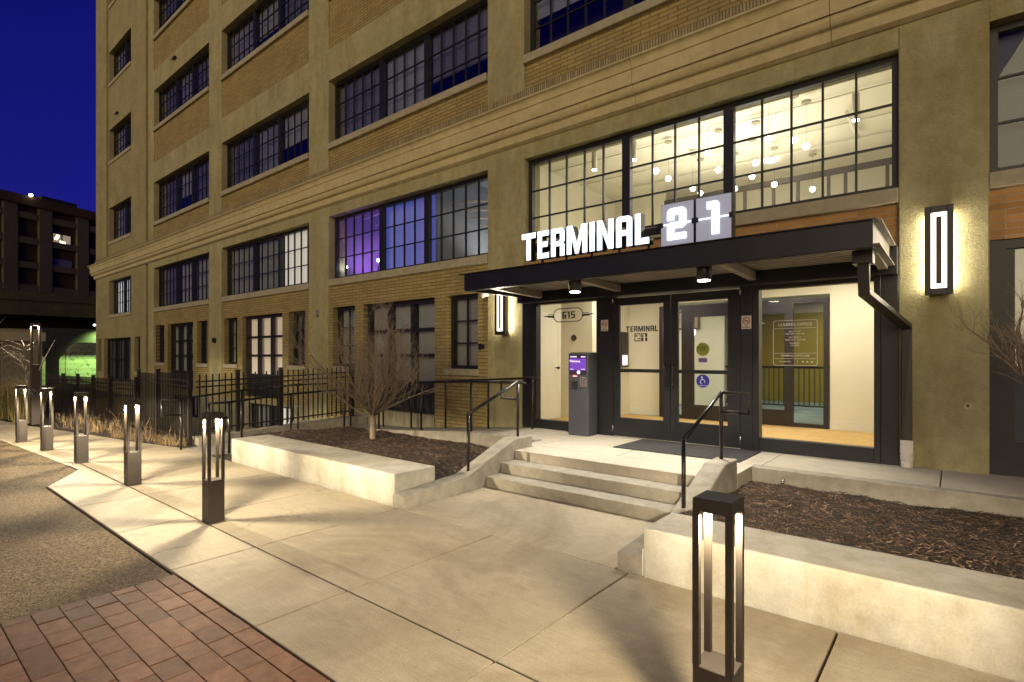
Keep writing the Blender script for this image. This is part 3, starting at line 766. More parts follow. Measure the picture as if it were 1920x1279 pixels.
# lettering on the glass
def word(txt,parent,mat,x,z,h,y,width,depth=.003,name='lettering',gap=.13):
    wds=[G[ch][0] for ch in txt]; tot=sum(wds)+gap*(len(txt)-1); sx=width/tot; polys=[]; cx=0
    for ch,wd in zip(txt,wds):
        for p in G[ch][1]: polys.append([(cx+a,b) for a,b in p])
        cx+=wd+gap
    return glyph_obj(name,polys,mat,parent,(x,y,z),(sx,h),depth)
word('TERMINAL',dl,M['decalblack'],-4.02,2.035,.088,-.024,.53)
def boxed(digit,parent,x,z,wd,h,y):
    polys=[[(0,0),(1,0),(1,.47),(0,.47)],[(0,.53),(1,.53),(1,1),(0,1)]]
    return polys
gx=[[(0,0),(.47,0),(.47,.47),(.42,.47),(.42,.38),(.22,.38),(.22,.27),(.42,.27),(.42,.12),(.07,.12),(.07,.47),(0,.47)],
    [(0,.53),(.07,.53),(.07,.60),(.26,.60),(.26,.76),(.07,.76),(.07,.88),(.36,.88),(.42,.82),(.42,.53),(.47,.53),(.47,1),(0,1)],
    [(.53,0),(.70,0),(.70,.47),(.53,.47)],[(.84,0),(1,0),(1,.47),(.84,.47)],[(.53,.53),(.70,.53),(.70,.74),(.62,.74),(.62,.88),(.80,.88),(.84,.84),(.84,.53),(1,.53),(1,1),(.53,1)]]
glyph_obj('lettering',gx,M['decalblack'],dl,(-3.875,-.024,1.885),(.215,.125),.003)
# the street number badge 615
badge=[arc(.86,.5,.30,-90,90,10)+arc(.0,.5,.30,90,270,10),arc(.86,.5,.265,-90,90,10)+arc(.0,.5,.265,90,270,10)]
badge=[[(x*.42+.0,z*1.0) for x,z in p] for p in badge]
lines=[]
for zz,L in ((.44,.11),(.50,.20),(.56,.11)):
    lines.append([(-.13-L,zz-.012),(-.10,zz-.012),(-.10,zz+.012),(-.13-L,zz+.012)])
    lines.append([(.46,zz-.012),(.49+L,zz-.012),(.49+L,zz+.012),(.46,zz+.012)])
glyph_obj('lettering',[[(x,z*.40) for x,z in p] for p in badge]+[[(x,z*.40) for x,z in p] for p in lines],M['decalblack'],sf,(-5.315,.014,2.16),(1,1),.003)
word('615',sf,M['decalblack'],-5.25,2.30,.12,.014,.26,gap=.16)
def disc(x,z,r,n=28): return [(x+r*math.cos(2*math.pi*i/n),z+r*math.sin(2*math.pi*i/n)) for i in range(n)]
def sticker(mat,parent,x,z,r,y=-.024):
    return glyph_obj('sticker',[disc(0,0,r)],mat,parent,(x,y,z),(1,1),.002)
sticker(M['decalgreen'],dr,-2.808,1.755,.095)
glyph_obj('sticker',[[(-.062,-.03),(.062,-.03),(.062,.03),(-.062,.03)]],M['decalpurple'],dr,(-2.808,-.024,1.60),(1,1),.002)
sticker(M['decalblue'],dr,-2.808,1.30,.095)
text_obj('sticker_text','AUTOMATIC\nDOOR',.03,M['decalblack'],dr,(-2.808,-.027,1.765))
wc=[[p for p in disc(0,-.01,.038,20)]+[],[p for p in disc(0,-.01,.030,20)]]
glyph_obj('sticker_symbol',wc+[disc(-.012,.058,.011,10),[(-.018,.045),(-.006,.045),(-.002,.02),(.022,.018),(.022,.010),(-.008,.010)],[(.018,.012),(.026,.012),(.040,-.022),(.032,-.026)]],M['decalwhite'],dr,(-2.808,-.027,1.30),(1,1),.001)
text_obj('sticker_text','ACCESSIBLE ENTRANCE',.012,M['decalwhite'],dr,(-2.808,-.027,1.235))
# leasing office hours panel
x0,x1,z0,z1=-1.885,-1.365,1.535,2.125
def rr(x0,x1,z0,z1,r): return arc(x1-r,z1-r,r,0,90,4)+arc(x0+r,z1-r,r,90,180,4)+arc(x0+r,z0+r,r,180,270,4)+arc(x1-r,z0+r,r,270,360,4)
pol=[rr(x0,x1,z0,z1,.03),rr(x0+.006,x1-.006,z0+.006,z1-.006,.026)]
for zz in (2.017,1.692,1.622): pol.append([(x0+.02,zz),(x1-.02,zz),(x1-.02,zz+.005),(x0+.02,zz+.005)])
glyph_obj('lettering',[[(x+1.625,z-1.83) for x,z in p] for p in pol],M['decalwhite'],sf,(-1.625,.012,1.83),(1,1),.002)
for tx,zz,s,wx in (('LEASING OFFICE',2.066,.052,1.05),('MON - FRI',1.975,.026,1.1),('9:00 AM - 6:00 PM',1.945,.026,1.15),('SATURDAY',1.900,.026,1.1),('10:00 AM - 5:00 PM',1.868,.026,1.15),('SUNDAY',1.825,.026,1.1),('CLOSED',1.795,.026,1.1),('TERMINAL21APTS.COM',1.662,.032,1.0)):
    text_obj('lettering',tx,s,M['decalwhite'],sf,(-1.625,.012,zz),sx=wx)
text_obj('lettering','412-320-1921',.026,M['decalwhite'],sf,(-1.74,.012,1.585)); 
glyph_obj('divider_mark',[[(0,0),(.004,0),(.004,.05),(0,.05)]],M['decalwhite'],sf,(-1.60,.012,1.562),(1,1),.002)
for i in range(3): glyph_obj('icon',[disc(0,0,.011,10)],M['decalwhite'],sf,(-1.53+.05*i,.012,1.584),(1,1),.002)

# no smoking signs
def nosmoke(x,z,y,label):
    t=thing('no_smoking_sign',label,'sign',(x,y,z),'no smoking signs by the doors')
    MB().box(x-.065,x+.065,y-.004,y,z-.09,z+.09).build('plate',M['signwhite'],t,bevel=.002,seg=1)
    glyph_obj('ring',[disc(0,.02,.05,24),disc(0,.02,.040,24)],M['redink'],t,(x,y-.005,z),(1,1),.001)
    glyph_obj('slash',[[(-.034,.048),(-.027,.055),(.034,-.008),(.027,-.015)]],M['redink'],t,(x,y-.0065,z),(1,1),.001)
    glyph_obj('cigarette',[[(-.035,.012),(.03,.012),(.03,.024),(-.035,.024)]],M['ink'],t,(x,y-.0055,z),(1,1),.0005)
    text_obj('wording','NO\nSMOKING',.022,M['ink'],t,(x,y-.005,z-.06),sx=1.1)
nosmoke(-4.385,2.15,-.052,'small white no smoking plate on the black post left of the doors')
nosmoke(-2.205,2.115,-.052,'small white no smoking plate on the black post right of the doors')

# ------------------------------------------------------------------ entrance interior
def room(name,boxes,mat,lab=None):
    m=MB()
    for b in boxes: m.box(*b)
    return m.build(name,mat,B,lab)
room('inner_wall',[(-6.45,-6.37,.16,1.62,ST,3.1),(-6.45,-5.62,1.62,1.70,ST,3.1),(-5.70,-5.62,1.70,3.2,ST,3.1),(-5.70,-4.80,3.2,3.28,ST,3.1),(-1.70,-.36,3.0,3.08,ST,3.1),(-.40,-.32,.16,3.0,ST,3.1),
   (-4.80,-1.70,3.0,3.08,2.74,3.1),(-9.5,-9.4,3.2,9,ST,3.1),(-9.5,.3,9,9.1,ST,3.1),(.2,.3,3.1,9,ST,3.1),(-9.4,-5.7,3.2,3.28,ST,3.1),(-6.8,-4.55,6.2,6.3,ST,3.1)],M['white_wall'])
room('ceiling',[(-9.5,.3,.14,9.1,3.1,3.2)],M['white_wall'])
room('mat_floor',[(-6.5,-.3,.162,3.1,ST-.05,ST+.002)],M['tanfloor'])
room('carpet_floor',[(-9.5,.3,3.1,9.1,ST-.05,ST)],M['carpet'])
room('baseboard',[(-1.695,-.402,2.975,2.998,ST,ST+.16),(-5.60,-4.82,3.175,3.198,ST,ST+.15),(-6.36,-5.65,1.60,1.618,ST,ST+.12)],M['white_trim'])
room('olive_wall',[(-4.6,-2.3,8.9,8.98,ST,2.85)],M['olive'])
# inner doors
m=MB(); yi=2.98
m.box(-4.82,-1.72,yi,yi+.08,2.60,2.69)
for a,b in ((-4.82,-4.74),(-4.34,-4.10),(-2.42,-2.28),(-1.80,-1.72)): m.box(a,b,yi-.002,yi+.08,ST+.01,2.60)
m.box(-4.10,-2.42,yi+.002,yi+.07,2.44,2.60).box(-3.20,-3.06,yi,yi+.07,ST+.01,2.44).box(-4.10,-3.20,yi+.003,yi+.07,ST+.01,.68).box(-3.06,-2.42,yi+.003,yi+.07,ST+.01,.68).box(-2.28,-1.80,yi+.003,yi+.07,ST+.01,.46).box(-4.74,-4.34,yi+.003,yi+.07,ST+.01,.46)
idr=m.build('inner_door_frame',M['bronze'],B)
MB().quad((-4.74,yi+.04,.46),(-1.80,yi+.04,.46),(-1.80,yi+.04,2.6),(-4.74,yi+.04,2.6)).build('pane',M['shop_glass'],idr)
# side door in the hallway
m=MB(); m.box(-6.35,-6.33,.60,1.45,ST+.01,2.45); 
sd=m.build('hall_door',M['white_trim'],B); m=MB()
for b in ((-6.372,-6.325,.52,.60,ST,2.53),(-6.372,-6.325,1.45,1.53,ST,2.53),(-6.372,-6.325,.60,1.45,2.45,2.53)): m.box(*b)
m.build('trim',M['white_trim'],sd); m=MB(); m.tube([(-6.33,1.37,1.42),(-6.27,1.37,1.42)],.012,8).ball((-6.26,1.37,1.42),.03); m.build('knob',M['bronze'],sd)
m=MB(); m.cyl(0,0,0,0,0) if 0 else None
m.extr(disc(-6.05,2.03,.065,20),1.618,1.605,lambda q,t:(q[0],t,q[1])); o=m.build('wall_sign',M['ink'],loc=(-6.05,1.61,2.03)); tag(o,'small round black room sign on the cream hallway wall','sign')
# mailbox directory
t=thing('mailbox_panel','dark grid of mailboxes with a small screen on the vestibule wall','mailboxes',(-5.6,2.4,1.6))
m=MB(); m.box(-5.618,-5.56,1.9,3.05,1.42,2.18); m.build('cabinet',M['bronze'],t)
m=MB()
for i in range(7): m.box(-5.56,-5.552,1.95+.155*i,2.09+.155*i,1.72,2.14)
for i in range(5): m.box(-5.56,-5.552,1.95+.155*i,2.09+.155*i,1.46,1.69)
m.build('mailbox_door',M['steel'],t); MB().box(-5.56,-5.548,2.76,2.98,1.46,1.68).build('screen',M['screen_txt'],t)
# strobe, switch, lamps
t=thing('fire_alarm_strobe','small red and white alarm strobe on the vestibule wall','alarm',(-1.0,2.99,2.7))
m=MB(); F0=-.83
m.box(-.93,-.75,2.95,2.998,2.73,2.90); m.build('body',plain('alarm_red',(.20,.05,.03),.5),t); MB().box(-.89,-.79,2.935,2.95,2.78,2.87).build('lens',M['signwhite'],t)
t=thing('light_switch','white switch plate on the vestibule wall','switch',(-.83,2.99,1.47)); MB().box(-.885,-.785,2.985,2.998,1.40,1.56).build('plate',M['pvc'],t); MB().box(-.85,-.82,2.975,2.985,1.45,1.51).build('toggle',M['signwhite'],t)
t=thing('picture_frame','large framed picture on the lobby partition','picture',(-5.5,6.19,2.6),'framed pictures in the lobby')
MB().box(-5.85,-5.15,6.16,6.198,2.35,2.85).build('frame',M['wood'],t); MB().box(-5.80,-5.20,6.155,6.16,2.40,2.80).build('print',M['paper'],t)
t=thing('picture_frame','narrow framed certificate left of the large lobby picture','picture',(-6.3,6.19,2.3),'framed pictures in the lobby')
MB().box(-6.5,-6.1,6.16,6.198,1.9,2.6).build('frame',M['wood'],t); MB().box(-6.46,-6.14,6.155,6.16,1.94,2.56).build('print',M['paper'],t)
# lobby railing
t=thing('lobby_railing','black picket railing at the far end of the carpeted lobby','railing',(-3.2,6.5,ST))
m=MB(); m.box(-4.6,-.6,6.48,6.52,ST+.98,ST+1.03).box(-4.6,-.6,6.485,6.515,ST+.08,ST+.11); m.build('rail',M['rail'],t); m=MB()
x=-4.55
while x<-.6: m.box(x-.009,x+.009,6.49,6.51,ST+.11,ST+.98); x+=.11
m.build('balusters',M['rail'],t)
for i,(x,y,p) in enumerate(((-4.9,1.4,30),(-2.6,1.3,48),(-1.3,2.0,26),(-3.6,4.6,45),(-2.0,7.6,40),(-6.5,5,34))):
    t=thing('ceiling_light',['recessed ceiling disc light over the left of the vestibule','recessed ceiling disc light over the vestibule middle','recessed ceiling disc light over the right of the vestibule','recessed ceiling disc light just behind the inner doors','recessed ceiling disc light deep in the lobby','recessed ceiling disc light over the lobby pictures'][i],'ceiling light',(x,y,3.1),'recessed ceiling lights')
    MB().cyl(x,y,3.08,3.099,.13,24).build('lens',M['lamp_white'],t)
    lamp('ceiling_lamp','AREA',(x,y,3.06),p,(1,.92,.72),t,.5,(0,0,-1))
t=thing('pendant_light','white faceted pendant lantern seen through the right door','pendant light',(-4.43,3.74,2.3))
m=MB(); m.tube([(-4.43,3.74,2.08),(-4.43,3.74,2.2),(-4.43,3.74,2.27),(-4.43,3.74,2.36)],[.07,.09,.055,.015],8); m.build('shade',emis('lit_lantern',(1,.93,.85),9),t); MB().tube([(-4.43,3.74,2.36),(-4.43,3.74,3.1)],.004,5).build('cord',M['ink'],t)

# ------------------------------------------------------------------ upper lit room (bay 4) and purple room (bay 3)
room('inner_wall',[(-7.05,-6.97,.46,6.2,3.4,5.9),(-.5,-.42,.46,6.2,3.4,5.9),(-6.97,-.5,6.1,6.2,3.4,5.9),(-6.97,-5.6,5.0,5.1,3.4,5.9)],M['white_wall'])
room('ceiling',[(-7.0,-.45,.46,6.1,5.75,5.85)],M['white_wall']); room('floor',[(-7.0,-.45,.46,6.1,3.25,3.4)],M['white_wall'])
m=MB(); m.box(-5.6,-.5,5.0,5.06,5.38,5.50)
for x in (-5.55,-4.9,-4.2,-3.7,-3.1,-2.62,-2.05,-1.75,-1.05,-.6): m.box(x-.03,x+.03,5.0,5.06,3.4,5.38)
m.build('glazed_partition',plain('grey_partition',(.10,.085,.07),.6),B)
m=MB()
m.tube([(-6.9,2.0,5.70),(-.6,2.0,5.70)],.012,8).tube([(-6.9,3.2,5.70),(-.6,3.2,5.70)],.014,8).tube([(-6,4.1,5.70),(-.6,4.1,5.70)],.014,8).tube([(-1.4,2.6,5.66),(-1.4,3.9,5.66)],.03,10)
m.build('ceiling_pipes',M['white_trim'],B)
gl=[(-4.11,1.27),(-4.178,1.952),(-3.197,1.268),(-3.241,1.916),(-4.053,2.843),(-4.108,3.395),(-2.639,1.98),(-2.236,1.179),(-1.97,1.60),(-1.82,1.70),(-3.408,3.375),(-2.977,2.981),(-2.693,3.415),(-2.227,4.4)]
root=None
ords=['first','second','third','fourth','fifth','sixth','seventh','eighth','ninth','tenth','eleventh','twelfth','thirteenth','last']
for i,(x,y) in enumerate(gl):
    if root is None:
        root=thing('globe_pendant','x','pendant light',(0,0,0),'globe pendants in the lit room above the canopy')
        MB().ball((0,0,0),.05).build('globe',emis('lit_globe',(1,.92,.76),16),root)
        MB().tube([(0,0,.05),(0,0,.67)],.002,5).build('cord',M['ink'],root); MB().cyl(0,0,.675,.70,.07,20).build('ceiling_disc',M['sill'],root)
        o=root
    else:
        o=root.copy(); COL.objects.link(o)
        for ch in list(root.children):
            if ch.type=='MESH': d_=ch.copy(); COL.objects.link(d_); d_.parent=o
    o.location=(x,y,4.98+.05*((i*7)%3-1)); OFF[o]=Vector(o.location)
    o['label']='glowing globe pendant, %s from the left in the window above the canopy'%ords[sorted(range(len(gl)),key=lambda k:(gl[k][0]*.7719+(gl[k][1]+7.72)*.6358)/(-gl[k][0]*.6358+(gl[k][1]+7.72)*.7719)).index(i)]
for i,(x,y) in enumerate(((-5.2,1.0),(-4.4,1.0),(-1.15,1.6))):
    t=thing('cylinder_light',['white cylinder ceiling light at the left of the lit room','white cylinder ceiling light left of the globes','white cylinder ceiling light at the right of the lit room'][i],'ceiling light',(x,y,5.3),'white cylinder ceiling lights')
    MB().cyl(x,y,5.12,5.5,.05,16).build('body',M['white_trim'],t); MB().cyl(x,y,5.105,5.119,.042,16).build('lens',M['lamp_white'],t); MB().tube([(x,y,5.5),(x,y,5.75)],.005,5).build('cord',M['ink'],t)
t=thing('ceiling_light','round ceiling light of the room above the canopy','ceiling light',(-3,2.4,5.7)); MB().cyl(-3,4.4,5.72,5.749,.12,20).build('lens',M['lamp_white'],t)
lamp('room_lamp','AREA',(-3.3,2.6,5.2),80,(1,.93,.78),t,2.6,(0,0,-1)); lamp('room_lamp','AREA',(-3.3,2.6,4.6),50,(1,.93,.78),t,2.6,(0,0,1))
# purple room
M['bluebl']=emis('lit_blue_blinds',(.12,.15,.62),.42,(.2,.2,.4))
room('inner_wall',[(-12.75,-12.65,.46,5,3.4,5.9),(-12.65,-7.05,5,5.1,3.4,5.9)],M['shade_grey']); room('ceiling',[(-12.7,-7.05,.46,5,5.8,5.9)],M['shade_grey']); room('floor',[(-12.7,-7.05,.46,5,3.25,3.4)],M['shade_mid'])
room('room_divider',[(-9.0,-8.95,.5,5,3.4,5.8)],M['shade_grey'])
m=MB()
for k2 in range(6): m.tube([(-12.4,1.0+.35*k2,5.35-.1*k2),(-9.1,.7+.45*k2,5.4-.1*k2)],.02,6)
for k2 in range(8): m.tube([(-8.8,.8+.3*k2,5.1-.11*k2),(-7.1,1.2+.32*k2,5.0-.15*k2)],.022,6)
m.box(-12.4,-12.2,3.4,3.55,3.4,5.8)
m.build('ceiling_pipes',M['white_trim'],B)
t=thing('tube_light','violet glowing tube light inside the purple window','ceiling light',(-10.8,1.6,5.3)); MB().box(-11.9,-10.9,1.58,1.62,5.22,5.25).build('tube',emis('lit_violet_tube',(.7,.2,1),3),t)
lamp('violet_lamp','AREA',(-11.3,1.6,5.15),34,(.45,.12,1),t,1.2,(0,.4,-1)); lamp('violet_lamp','AREA',(-11.9,1.2,3.7),30,(.42,.12,1),t,1.2,(0,.6,1))
t=thing('tube_light','blue glowing tube light in the middle of the purple window','ceiling light',(-9.6,1.6,5.3)); MB().box(-9.9,-9.2,1.9,1.95,5.3,5.33).build('tube',emis('lit_blue_tube',(.5,.6,1),4),t)
lamp('blue_lamp','AREA',(-9.9,1.5,3.7),46,(.20,.26,1),t,1.4,(0,.6,1)); MB().box(-10.75,-8.90,.42,.43,3.62,5.3).build('blinds',M['bluebl'],t)
t=thing('tube_light','dim white tube light behind the right third of the purple window','ceiling light',(-8,2.5,5.3)); MB().box(-8.4,-7.6,1.6,1.7,5.3,5.33).build('tube',M['lit_blind'],t)
lamp('white_lamp','AREA',(-8,2.0,3.7),26,(.9,.92,1),t,1.0,(0,.4,1))
for i,(x,lab) in enumerate(((-12.3,'left'),(-10.95,'right'))):
    t=thing('spot_bulb','bright small bulb low behind the purple window, %s of two'%lab,'bulb',(x,.42,3.98)); MB().ball((x,.42,3.98+.02*i),.03).build('bulb',emis('lit_bulb',(.85,.95,1),60),t); MB().cyl(x,.42,3.70,3.95,.012,8).build('stem',M['ink'],t)

# ------------------------------------------------------------------ canopy
C=thing('entrance_canopy','dark steel entrance canopy with a corrugated underside and tapered brackets','canopy',(-3.25,-.9,2.67))
m=MB(); x0,x1=-5.86,-.60
m.box(x0,x1,-1.765,-1.745,2.668,2.912).box(x0-.09,x1+.03,-1.80,-1.60,2.912,2.922).box(x0,x1,-1.745,-1.66,2.660,2.672)
m.box(x0,x0+.02,-1.745,-.02,2.668,2.912)
m.build('fascia',M['steel'],C)
m=MB(); m.box(x1-.02,x1,-1.744,-.02,2.70,2.911).box(x1-.02,x1+.06,-1.744,-.02,2.913,2.925).box(x1-.02,x1+.05,-1.744,-.02,2.69,2.70)
m.build('end_channel',M['galv'],C)
m=MB(); prof=[]; y=-1.66; z0=2.775
while y<-.21: prof+=[(y,z0),(y+.05,z0),(y+.062,z0+.05),(y+.112,z0+.05)]; y+=.125
top=[(p[0],p[1]+.004) for p in prof[::-1]]
m.extr(prof+top,x0+.02,x1-.02,lambda q,t:(t,q[0],q[1])); m.build('corrugated_deck',M['galv'],C)
m=MB(); m.box(x0,x1-.022,-1.742,-.0,2.86,2.90); m.build('roof_sheet',M['steel'],C)
for x in (-5.55,-4.05,-2.08,-.66):
    m=MB(); m.hexa([(x-.045,-1.66,2.70),(x+.045,-1.66,2.70),(x+.045,-.21,2.655),(x-.045,-.21,2.655)],[(x-.045,-1.66,2.77),(x+.045,-1.66,2.77),(x+.045,-.21,2.77),(x-.045,-.21,2.77)])
    m.build('bracket',M['galv'],C,bevel=.004,seg=1)
for i,x in enumerate((-4.0,-2.25)):
    t=thing('downlight',['black cylinder downlight under the canopy, above the kiosk','black cylinder downlight under the canopy, in front of the right door leaf'][i],'downlight',(x,-1.52,2.53),'canopy downlights')
    m=MB(); m.tube([(x,-1.52,2.53),(x,-1.52,2.76)],.085,24); m.build('can',M['steel'],t)
    MB().cyl(x,-1.52,2.520,2.5295,.068,24).build('lens',M['lamp_white'],t)
    lamp('downlight_lamp','SPOT',(x,-1.52,2.51),280,(1,.93,.80),t,.05,(0,0,-1),R(125),.7)
# sign
S=thing('letter_sign','lit white letters and two number panels standing on the canopy edge','sign',(-3.3,-1.7,2.92))
wds=[G[ch][0] for ch in 'TERMINAL']; gap=.10; tot=sum(wds)+gap*7; sx=1.93/tot; cx=-4.76
for ch,wd in zip('TERMINAL',wds):
    polys=G[ch][1]
    zb=3.0
    glyph_obj('letter_body',polys,M['steel'],S,(cx,-1.66,zb),(sx,.375),.115)
    glyph_obj('letter_face',polys,M['letter'],S,(cx,-1.7205,zb),(sx,.375),.004)
    cx+=(wd+gap)*sx
m=MB(); m.box(-4.72,-2.60,-1.59,-1.54,3.13,3.21)
for x in (-4.5,-4.1,-3.7,-3.3,-2.9,-2.5,-2.1): m.box(x-.012,x+.012,-1.59,-1.565,2.922,3.13)
m.build('mounting_rail',M['steel'],S)
for ch,x in (('2',-2.69),('1',-2.275)):
    m=MB(); wd=.395
    m.box(x,x+wd,-1.70,-1.58,2.935,3.43); b=m.build('flap_box',M['steel'],S)
    m=MB(); m.box(x+.006,x+wd-.006,-1.708,-1.701,2.941,3.172).box(x+.006,x+wd-.006,-1.708,-1.701,3.192,3.424); m.build('flap_face',M['flapface'],b)
    gw=G[ch][0]; h=.365
    glyph_obj('digit',G[ch][1],M['letter'],b,(x+(wd-gw*.40)/2,-1.718,3.0),(.40,h),.016)
    MB().box(x+.04,x+wd-.03,-1.7215,-1.7095,3.175,3.190).build('split_line',M['letter'],b)
    MB().box(x-.035,x+.03,-1.735,-1.70,3.155,3.21).build('hinge_block',M['steel'],b)
MB().box(-1.90,-1.86,-1.735,-1.70,3.155,3.21).build('hinge_block',M['steel'],S)
lamp('sign_glow','AREA',(-3.7,-1.80,3.2),7,(.75,.83,1),S,1.8,(0,-1,-.35),size_y=.3)
# downpipe
t=thing('downpipe','black rectangular downpipe from the canopy corner into a white drain boot','downpipe',(-.45,-.1,ST))
m=MB(); m.tube([(-.715,-1.40,2.58),(-.715,-1.36,2.29),(-.447,-.09,1.99),(-.447,-.08,.69)],.071,4); m.build('pipe',M['bronze'],t,bevel=.006); m=MB(); m.box(-.80,-.63,-1.50,-1.30,2.56,2.70); m.build('collector_box',M['steel'],t,bevel=.004)
m=MB(); m.box(-.505,-.385,-.145,-.01,.56,.70).cyl(-.445,-.078,ST,.47,.058,20).cyl(-.445,-.078,.465,.57,.066,20); m.build('drain_boot',M['pvc'],t,bevel=.004)

# sconces
def sconce(x,z0,z1,label,pw,spill=0):
    t=thing('wall_sconce',label,'wall light',(x,-.05,(z0+z1)/2),'tall wall sconces beside the entrance')
    w_=.125; yb=-.085; yf=-.165
    m=MB(); m.box(x-w_,x-w_+.055,yf,yb,z0,z1).box(x+w_-.055,x+w_,yf,yb,z0,z1).box(x-w_+.055,x+w_-.055,yf,yb,z1-.07,z1).box(x-w_+.055,x+w_-.055,yf,yb,z0,z0+.07).box(x-w_+.055,x+w_-.055,-.10,yb,z0+.07,z1-.07)
    m.build('housing',M['bronze'],t,bevel=.003,seg=1)
    m=MB(); a,b=x-w_+.057,x+w_-.057; m.box(a,a+.042,-.158,-.101,z0+.075,z1-.075).box(b-.042,b,-.158,-.101,z0+.075,z1-.075).box(a+.042,b-.042,-.158,-.101,z1-.115,z1-.075).box(a+.042,b-.042,-.158,-.101,z0+.075,z0+.115)
    m.build('lens',M['sconce_led'],t)
    MB().box(x-.022,x+.022,-.161,-.1005,z0+.118,z1-.118).build('centre_bar',M['bolmetal'],t)
    m=MB(); m.box(x-w_+.04,x+w_-.04,-.085,-.001,z0+.06,z1-.06); m.build('back_box',M['bronze'],t)
    for s in (-1,1):
        lamp('sconce_side_lamp','AREA',(x+s*(w_-.030),-.045,(z0+z1)/2),pw,(1,.88,.68),t,.07,(s,.35,0),size_y=(z1-z0)*.86)
    if spill: lamp('sconce_front_lamp','AREA',(x,-.17,(z0+z1)/2),spill,(1,.86,.62),t,.10,(0,-1,0),size_y=(z1-z0)*.8)
    return t
sconce(-.158,2.335,3.31,'tall bronze wall sconce glowing on the right pillar beside the downpipe',7,8)
sconce(-6.52,2.05,2.98,'tall wall sconce on the left pillar, partly under the canopy',9,22)

# kiosk
t=thing('entry_kiosk','dark grey free standing entry kiosk with a purple touch screen','kiosk',(-4.68,-.22,ST))
m=MB(); m.extr([(-.375,ST),(-.375,1.70),(-.30,1.72),(-.085,1.72),(-.085,ST)],-4.865,-4.495,lambda q,k:(k,q[0],q[1])); m.build('cabinet',plain('kiosk_grey',(.07,.072,.085),.45,0,.1,5),t,bevel=.008)
MB().box(-4.845,-4.515,-.386,-.376,1.36,1.675).build('bezel',M['chrome'],t,bevel=.003,seg=1)
MB().box(-4.83,-4.53,-.3885,-.3865,1.43,1.62).build('screen',M['screen'],t)
text_obj('screen_text','Welcome.',.05,M['screen_txt'],t,(-4.73,-.39,1.575)); MB().box(-4.82,-4.76,-.3905,-.389,1.445,1.452).box(-4.62,-4.545,-.3905,-.389,1.445,1.452).box(-4.82,-4.70,-.3905,-.3865,1.64,1.655).box(-4.62,-4.54,-.3905,-.3865,1.64,1.655).build('screen_marks',M['screen_txt'],t)
m=MB(); m.extr(disc(-4.665,1.40,.026,16),-.387,-.392,lambda q,k:(q[0],k,q[1])); m.build('call_button',M['bluewhite'],t)
MB().box(-4.77,-4.70,-.389,-.3765,1.33,1.345).build('indicator',M['redled'],t)
MB().box(-4.79,-4.69,-.40,-.3765,1.14,1.25).build('card_reader',M['ink'],t,bevel=.004); m=MB(); m.box(-4.63,-4.52,-.395,-.3765,1.17,1.32)
m.build('keypad',M['galv'],t,bevel=.003)
m=MB()
for i in range(3):
    for j in range(4): m.box(-4.618+.034*i,-4.592+.034*i,-.399,-.3955,1.185+.034*j,1.209+.034*j)
m.build('key',M['chrome'],t)
# door mat
m=MB(); m.hexa([(-3.70,-1.03,ST+.001),(-2.0,-1.03,ST+.001),(-2.0,-.10,ST+.001),(-3.70,-.10,ST+.001)],[(-3.69,-1.02,ST+.014),(-2.01,-1.02,ST+.014),(-2.01,-.11,ST+.014),(-3.69,-.11,ST+.014)])
o=m.build('door_mat',M['mullet'],loc=(-2.85,-.55,ST)); tag(o,'black ribbed rubber mat in front of the double doors','mat')
# right bay storefront (beyond the pillar)
m=MB(); m.box(.265,5.7,.06,.16,2.80,2.9).box(.265,.40,.06,.16,ST,2.80).box(.40,.47,.08,.16,ST,2.80).box(.47,5.7,.08,.16,ST,.75).box(2.9,3.0,.08,.16,.75,2.8)
s5=m.build('storefront_frame',M['steel'],B,'black storefront at the right edge'); MB().quad((.47,.12,.75),(5.7,.12,.75),(5.7,.12,2.8),(.47,.12,2.8)).build('pane',M['glass'],s5); MB().box(.47,5.7,.4,.45,.5,2.9).build('roller_shade',M['shade_dark'],s5)
# spigot on the planter wall
m=MB(); m.tube([(-1.49,-1.165,.27),(-1.49,-1.20,.27),(-1.49,-1.215,.25)],.018,8).ball((-1.49,-1.19,.285),.02,8,6); o=m.build('spigot',M['chrome'],loc=(-1.49,-1.18,.27)); tag(o,'small metal spigot on the curb face above the right mulch bed','spigot')

